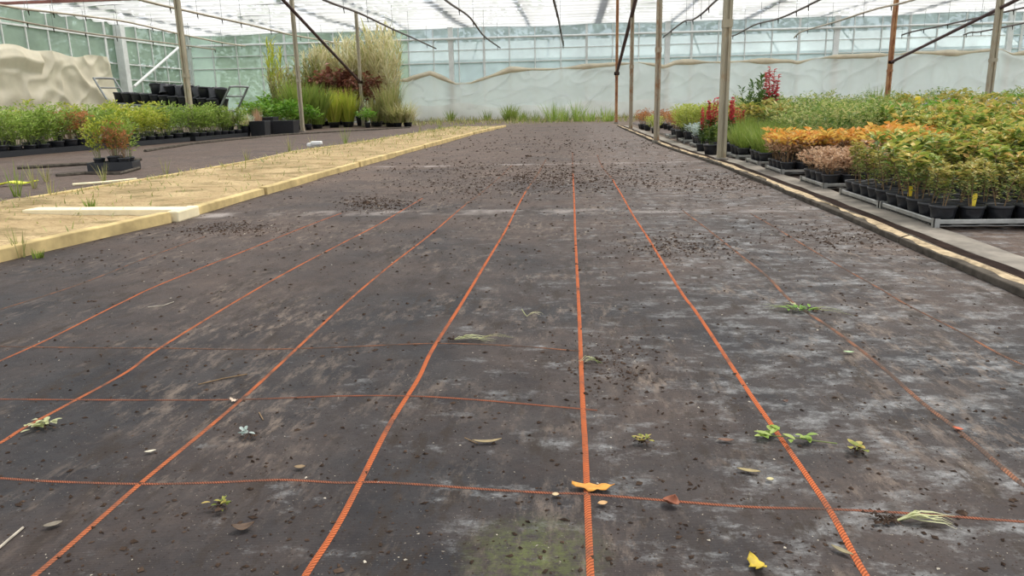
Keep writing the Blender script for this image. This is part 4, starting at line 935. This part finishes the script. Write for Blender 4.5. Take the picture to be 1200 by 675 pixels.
# ================================================================ LITTER ON THE MAT
def onmat(px, py): p = G(px, py); p.z = gz(p.x, p.y); return p
b = MB(); r = random.Random(11)
def lump(b, p, s):
    vs = []; ra = r.uniform(0, 3.14); ca, sa = math.cos(ra), math.sin(ra); ex = r.uniform(.4, 1.0)
    for d in ((1,0,0),(0,1,0),(-1,0,0),(0,-1,0),(0,0,1),(0,0,-.4)): k_ = s*r.uniform(.45, 1.25)*(.45 if d[2] else 1); u_ = (d[0]+r.uniform(-.35, .35))*k_; w_ = (d[1]+r.uniform(-.35, .35))*k_*ex; vs.append(p+Vector((u_*ca-w_*sa, u_*sa+w_*ca, d[2]*k_)))
    b.add(vs, [(0,1,4),(1,2,4),(2,3,4),(3,0,4),(1,0,5),(2,1,5),(3,2,5),(0,3,5)])
patches = [(560, 222, 90, 10), (640, 212, 60, 8), (735, 215, 90, 9), (440, 240, 40, 7), (270, 270, 60, 6), (690, 200, 120, 8), (800, 290, 60, 10), (720, 430, 50, 30), (560, 200, 120, 8), (660, 170, 160, 9), (1000, 280, 90, 12), (860, 215, 60, 10)]
b2 = MB()
for i in range(17000):
    if r.random() < .42: c = r.choice(patches); px, py = r.gauss(c[0], c[2]*.6), r.gauss(c[1], c[3]*.7)
    else: px, py = r.uniform(-20, 1220), 148+530*r.random()**1.5
    if not 147 < py < 690: continue
    p = onmat(px, py)
    if not (lerp(LE, p.y)+.02 < p.x < lerp(RE, p.y)-.02 and p.y < YM-.1): continue
    s = (.0011+.0045*r.random()**5)*(1+.35*p.y**.8) if p.y < 3 else (.0018+.0042*r.random()**2.5)*(.8+.36*p.y)
    s = min(s, .034); q = b if r.random() < .90 else b2
    if q is b2: s *= .55
    lump(q, p+Vector((0, 0, s*.15)), s)
tag(b.build('soil_crumbs', 'crumb'), 'dark soil crumbs scattered over the black mat', 'soil crumbs', kind='stuff')
tag(b2.build('pale_chips', 'chip'), 'tiny pale chips scattered over the black mat', 'chips', kind='stuff')
def flatleaf(px, py, l, wd, ang, col, label, shape='leaf', curl=.02):
    p = onmat(px, py); b = MB(); n_ = 10; r_ = random.Random(int(px)); 
    for i in range(n_+1):
        t_ = i/n_; 
        if shape == 'lobed': ww = wd*(.12+abs(math.sin(t_*math.pi*3+.3))*.5+.38*math.sin(t_*math.pi))*math.sin(math.pi*min(1, t_+.04))**.3
        else: ww = wd*math.sin(math.pi*t_)**.75+.0006
        zc = curl*(abs(t_-.5)*2)**2*l*2+.003; x = (t_-.5)*l
        for e_ in (-1, -.5, 0, .5, 1): b.v.append((x, e_*ww*.5, zc+abs(e_)*wd*.12*(1 if shape != 'lobed' else .5*math.sin(i*1.7+e_*2))))
    for i in range(n_):
        for k in range(4): b.f.append([5*i+k, 5*i+5+k, 5*i+6+k, 5*i+k+1])
    m = simple('leaf_tint_%d_%d' % (px, py), col, .6, var=.3, scale=60, spec=.3); o = b.build('fallen_leaf', m, smooth=True)
    o.location = p+Vector((0, 0, .002)); o.rotation_euler = (0, 0, ang); sm = o.modifiers.new('thickness', 'SOLIDIFY'); sm.thickness = .0008; sm.offset = 1
    return tag(o, label, 'leaf')
flatleaf(695, 579, .076, .030, -.05, (.60, .27, .05), 'orange lobed leaf lying on the centre orange line', 'lobed', .05)
flatleaf(786, 597, .026, .030, .9, (.22, .075, .04), 'red brown curled leaf at the end of the cross line', 'leaf', .15)
flatleaf(886, 670, .040, .026, 1.9, (.50, .36, .04), 'yellow leaf at the near edge of the mat', 'lobed', .12)
flatleaf(571, 526, .060, .010, .15, (.30, .23, .12), 'dry tan rolled leaf between two orange lines', 'leaf', .04)
flatleaf(877, 558, .042, .010, -.3, (.33, .26, .12), 'narrow dry leaf below the green sprig')
flatleaf(902, 568, .014, .010, .2, (.50, .44, .24), 'small cream leaf piece near the narrow dry leaf')
flatleaf(994, 418, .028, .013, -.1, (.32, .42, .24), 'pale green leaf lying right of the dusty line')
flatleaf(986, 653, .036, .009, -.8, (.24, .20, .11), 'dry olive leaf beside the right orange line')
flatleaf(177, 535, .022, .008, .5, (.62, .56, .44), 'cream seed like leaf left of a line crossing')
flatleaf(63, 621, .030, .014, .6, (.20, .17, .13), 'grey brown leaf near the corner of the mat')
flatleaf(706, 598, .018, .012, .3, (.55, .33, .15), 'small tan leaf below the orange lobed leaf')
flatleaf(651, 588, .013, .010, 0, (.58, .44, .26), 'tiny tan leaf left of the orange lobed leaf')
flatleaf(1122, 508, .020, .010, -.8, (.48, .10, .04), 'small red leaf on the dusty orange line')
flatleaf(286, 626, .036, .020, .3, (.10, .062, .04), 'dark brown leaf lump on the bare near mat', 'leaf', .1)
flatleaf(352, 555, .022, .012, .1, (.26, .18, .10), 'brown leaf just above the cross line')
flatleaf(275, 475, .026, .014, -.4, (.60, .47, .36), 'pale crumpled leaf where two marker lines cross', 'lobed', .1)
flatleaf(850, 522, .032, .012, -.1, (.16, .08, .05), 'reddish brown leaf left of the green sprig')
flatleaf(1051, 469, .018, .009, -.2, (.05, .03, .022), 'dark seed pod near the dusty line')
flatleaf(920, 476, .014, .012, .2, (.10, .055, .04), 'dark red brown lump right of the orange line', 'leaf', .1)
def weed(px, py, parts, label, name='pulled_weed'):
    p = onmat(px, py); t = thing(name, label, 'pulled weed', p); r_ = random.Random(int(px+py))
    for kind, a in parts:
        b = MB()
        if kind == 'root':
            for i in range(a[1]): lump(b, Vector((a[0][0]+r_.gauss(0, a[2]), a[0][1]+r_.gauss(0, a[2]*.8), .004+abs(r_.gauss(0, .004)))), r_.uniform(.003, .008))
            for i in range(12):
                q = Vector((a[0][0], a[0][1], .004)); an = r_.uniform(0, 6.28); l = r_.uniform(.6, 2)*a[2]; b.tube([q, q+Vector((math.cos(an)*l*.5, math.sin(an)*l*.5, .006)), q+Vector((math.cos(an)*l, math.sin(an)*l, .001))], .0007, 4)
            b.build('root_ball', 'crumb', t)
        elif kind == 'blades':
            (x, y), ang, n_, l, w_, mt = a
            for i in range(n_):
                an = ang+r_.gauss(0, .16); l2 = l*r_.uniform(.5, 1); q = Vector((x, y, .005)); s2 = Vector((-math.sin(an), math.cos(an), 0)); d = Vector((math.cos(an), math.sin(an), 0)); bend = r_.uniform(-.15, .15); vs = []
                for k in range(6):
                    f = k/5; c = q+d*l2*f+s2*bend*l2*f*f+Vector((0, 0, .012*math.sin(f*3.1)*r_.uniform(.4, 1.3))); ww = w_*.5*(1-f)**.5+.0003; vs += [c-s2*ww, c+s2*ww]
                b.add(vs, [(2*k, 2*k+1, 2*k+3, 2*k+2) for k in range(5)])
            b.build('blades', mt, t)
        elif kind == 'leaves':
            (x, y), n_, sp, l, w_, mt = a
            for i in range(n_): an = r_.uniform(0, 6.28); q = Vector((x+r_.gauss(0, sp), y+r_.gauss(0, sp*.5), .006+.012*r_.random())); b.bigleaf(q, Vector((math.cos(an), math.sin(an), .25)), Vector((0, 0, 1)), l*r_.uniform(.6, 1.1), w_*r_.uniform(.7, 1.1), r_)
            b.build('leaves', mt, t)
        elif kind == 'stalk': b.tube([Vector((x, y, z)) for x, y, z in a[0]], a[1], 5); b.build('stalk', a[2], t)
    return t
weed(528, 404, [('root', ((0, 0), 14, .012)), ('blades', ((.01, 0), .03, 9, .13, .004, 'leaf_palestem')), ('blades', ((.08, .004), .1, 4, .12, .002, 'leaf_sedge'))], 'pulled grass weed with pale blades lying right of an orange line')
weed(692, 430, [('blades', ((.015, .01), 3.6, 5, .05, .0035, 'leaf_palestem')), ('blades', ((-.01, -.005), -.35, 3, .055, .002, 'leaf_grassgreen')), ('root', ((.02, .01), 8, .008))], 'small pulled weed lying across the centre orange line')
weed(938, 368, [('leaves', ((0, 0), 26, .018, .03, .009, 'leaf_bright')), ('blades', ((-.01, 0), 2.9, 5, .15, .0028, 'leaf_grassgreen')), ('blades', ((.02, 0), -.12, 4, .15, .0025, 'leaf_grassgreen')), ('blades', ((0, .01), 1.9, 3, .10, .003, 'leaf_palestem')), ('root', ((.04, .008), 18, .014))], 'green weed with fresh leaves and soil on the dusty mat')
weed(925, 522, [('stalk', ([(-.04, .02, .006), (0, .004, .012), (.05, -.006, .008), (.09, -.008, .004)], .0012, 'greenstem')), ('leaves', ((-.03, .014), 10, .014, .032, .014, 'leaf_weedgreen')), ('leaves', ((.025, 0), 8, .012, .026, .012, 'leaf_weedgreen'))], 'leafy green sprig lying over the right orange line', 'green_sprig')
weed(1000, 534, [('leaves', ((0, 0), 8, .010, .022, .014, 'leaf_olive')), ('root', ((.004, 0), 8, .008))], 'small withered sprig right of the green sprig', 'withered_sprig')
weed(1036, 616, [('root', ((0, 0), 34, .017)), ('blades', ((.02, 0), -.08, 11, .10, .004, 'leaf_palestem'))], 'pulled grass with big soil root and pale green blades')
weed(52, 505, [('leaves', ((0, 0), 26, .016, .024, .010, 'leaf_palestem')), ('root', ((.0, .0), 14, .016))], 'wilted pale weed clump beside the outer orange line')
weed(291, 516, [('leaves', ((-.006, .0), 10, .008, .018, .008, 'leaf_silver')), ('root', ((.01, .0), 12, .012))], 'small wilted weed clump between two orange lines')
weed(257, 601, [('leaves', ((0, .0), 10, .008, .016, .007, 'leaf_olive')), ('root', ((.0, .0), 8, .010))], 'tiny mossy weed clump below the cross line')
weed(753, 525, [('leaves', ((0, .0), 16, .010, .016, .007, 'leaf_olive')), ('root', ((.0, .0), 10, .010))], 'tiny yellowish weed clump right of the centre line')
weed(618, 375, [('stalk', ([(-.02, .03, .02), (-.008, .01, .008), (0, 0, .003)], .0012, 'leaf_palestem')), ('blades', ((0, 0), .2, 4, .07, .003, 'leaf_straw'))], 'dry forked straw bit between the orange lines', 'straw_bit')
def stick(pts, rad, label, mat='bark'):
    b = MB(); b.tube([onmat(*p)+Vector((0, 0, rad+.001)) for p in pts], rad, 6); return tag(b.build('twig', mat), label, 'twig')
stick([(-6, 652), (10, 638), (28, 623)], .0022, 'grey twig at the edge of the near mat', 'chip')
stick([(174, 363), (192, 361), (204, 357)], .0016, 'pale thin twig between the outer orange lines', 'chip')
stick([(233, 454), (262, 447), (290, 442)], .0016, 'brown twig left of the line crossing', 'bark')
stick([(545, 520), (560, 527)], .0013, 'thin brown twig next to the dry rolled leaf', 'bark')
stick([(304, 488), (309, 497)], .0012, 'short dark twig above the small wilted clump', 'bark')
for px, py, s, lab in ((430, 239, .05, 'dark soil clump beside a fading orange line'), (619, 184, .08, 'dark soil heap far along the mat'), (1126, 605, .012, 'dark soil clod near the pulled grass')):
    b = MB(); p = onmat(px, py)
    lump(b, Vector((0, 0, .001)), s*.9)
    for i in range(14): lump(b, Vector((r.uniform(-s, s)*.5, r.uniform(-s, s)*.4, s*.12*r.random())), s*r.uniform(.25, .5))
    o = b.build('soil_clump', 'crumb'); o.location = p; tag(o, lab, 'soil clump')

# ================================================================ OUTSIDE
def tree(x, y, h_, rad, label, group, seed):
    r_ = random.Random(seed); t = thing('tree', label, 'tree', (x, y, -.31), 0, group)
    b = MB(); b.tube([(0, 0, 0), (.1, 0, h_*.4), (0, .1, h_*.8)], [.22, .16, .06], 7); b.build('trunk', 'bark', t)
    b = MB()
    for i in range(1500):
        a = r_.uniform(0, 6.28); ph = math.acos(r_.uniform(-1, 1)); q = r_.uniform(.55, 1)**.5
        p = Vector((math.cos(a)*math.sin(ph)*rad*q, math.sin(a)*math.sin(ph)*rad*q, h_*.52+math.cos(ph)*h_*.50*q)); b.leaf(p, Vector((math.cos(a), math.sin(a), r_.uniform(-1, 1))), Vector((r_.random(), 0, 1)), .55, .38, .2)
    b.build('crown', 'leaf_tree', t)
for i in range(8): tree(-22+i*8.2, 54+R.uniform(-2, 2), R.uniform(8, 11), R.uniform(3.7, 4.0), 'green tree seen dimly through the far glazing', 'trees beyond the far wall', i)
for i in range(5): tree(-26+R.uniform(-1, 1), 20+i*6.4, R.uniform(7, 9), R.uniform(2.9, 3.1), 'green tree seen dimly through the side glazing', 'trees beyond the side wall', 30+i)
t = thing('neighbour_greenhouse', 'pale neighbouring greenhouse seen through the far glazing', 'greenhouse', (0, 0, -.31))
b = MB()
for i in range(26): x = -14+i*1.5; b.box((x-.04, 44, 0), (x+.04, 44.1, 3.4))
for z in (0, 1.2, 2.4, 3.35): b.box((-14, 43.98, z), (23.5, 44.12, z+.1))
b.build('frame', 'white_steel', t)
b = MB(); b.box((-14, 44.13, .1), (23.5, 44.15, 3.4)); b.build('glazing', 'glass_blue', t)
for i in range(9):
    x = -14+i*4.2; b = MB(); b.add([(x, 43.9, 3.45), (x+4.1, 43.9, 3.45), (x+4.1, 46.5, 4.6), (x, 46.5, 4.6)], [(0, 1, 2, 3)]); b.add([(x, 43.9, 3.40), (x+4.1, 43.9, 3.40), (x+4.1, 46.5, 4.55), (x, 46.5, 4.55)], [(3, 2, 1, 0)]); b.build('roof_panel', 'white_steel', t)
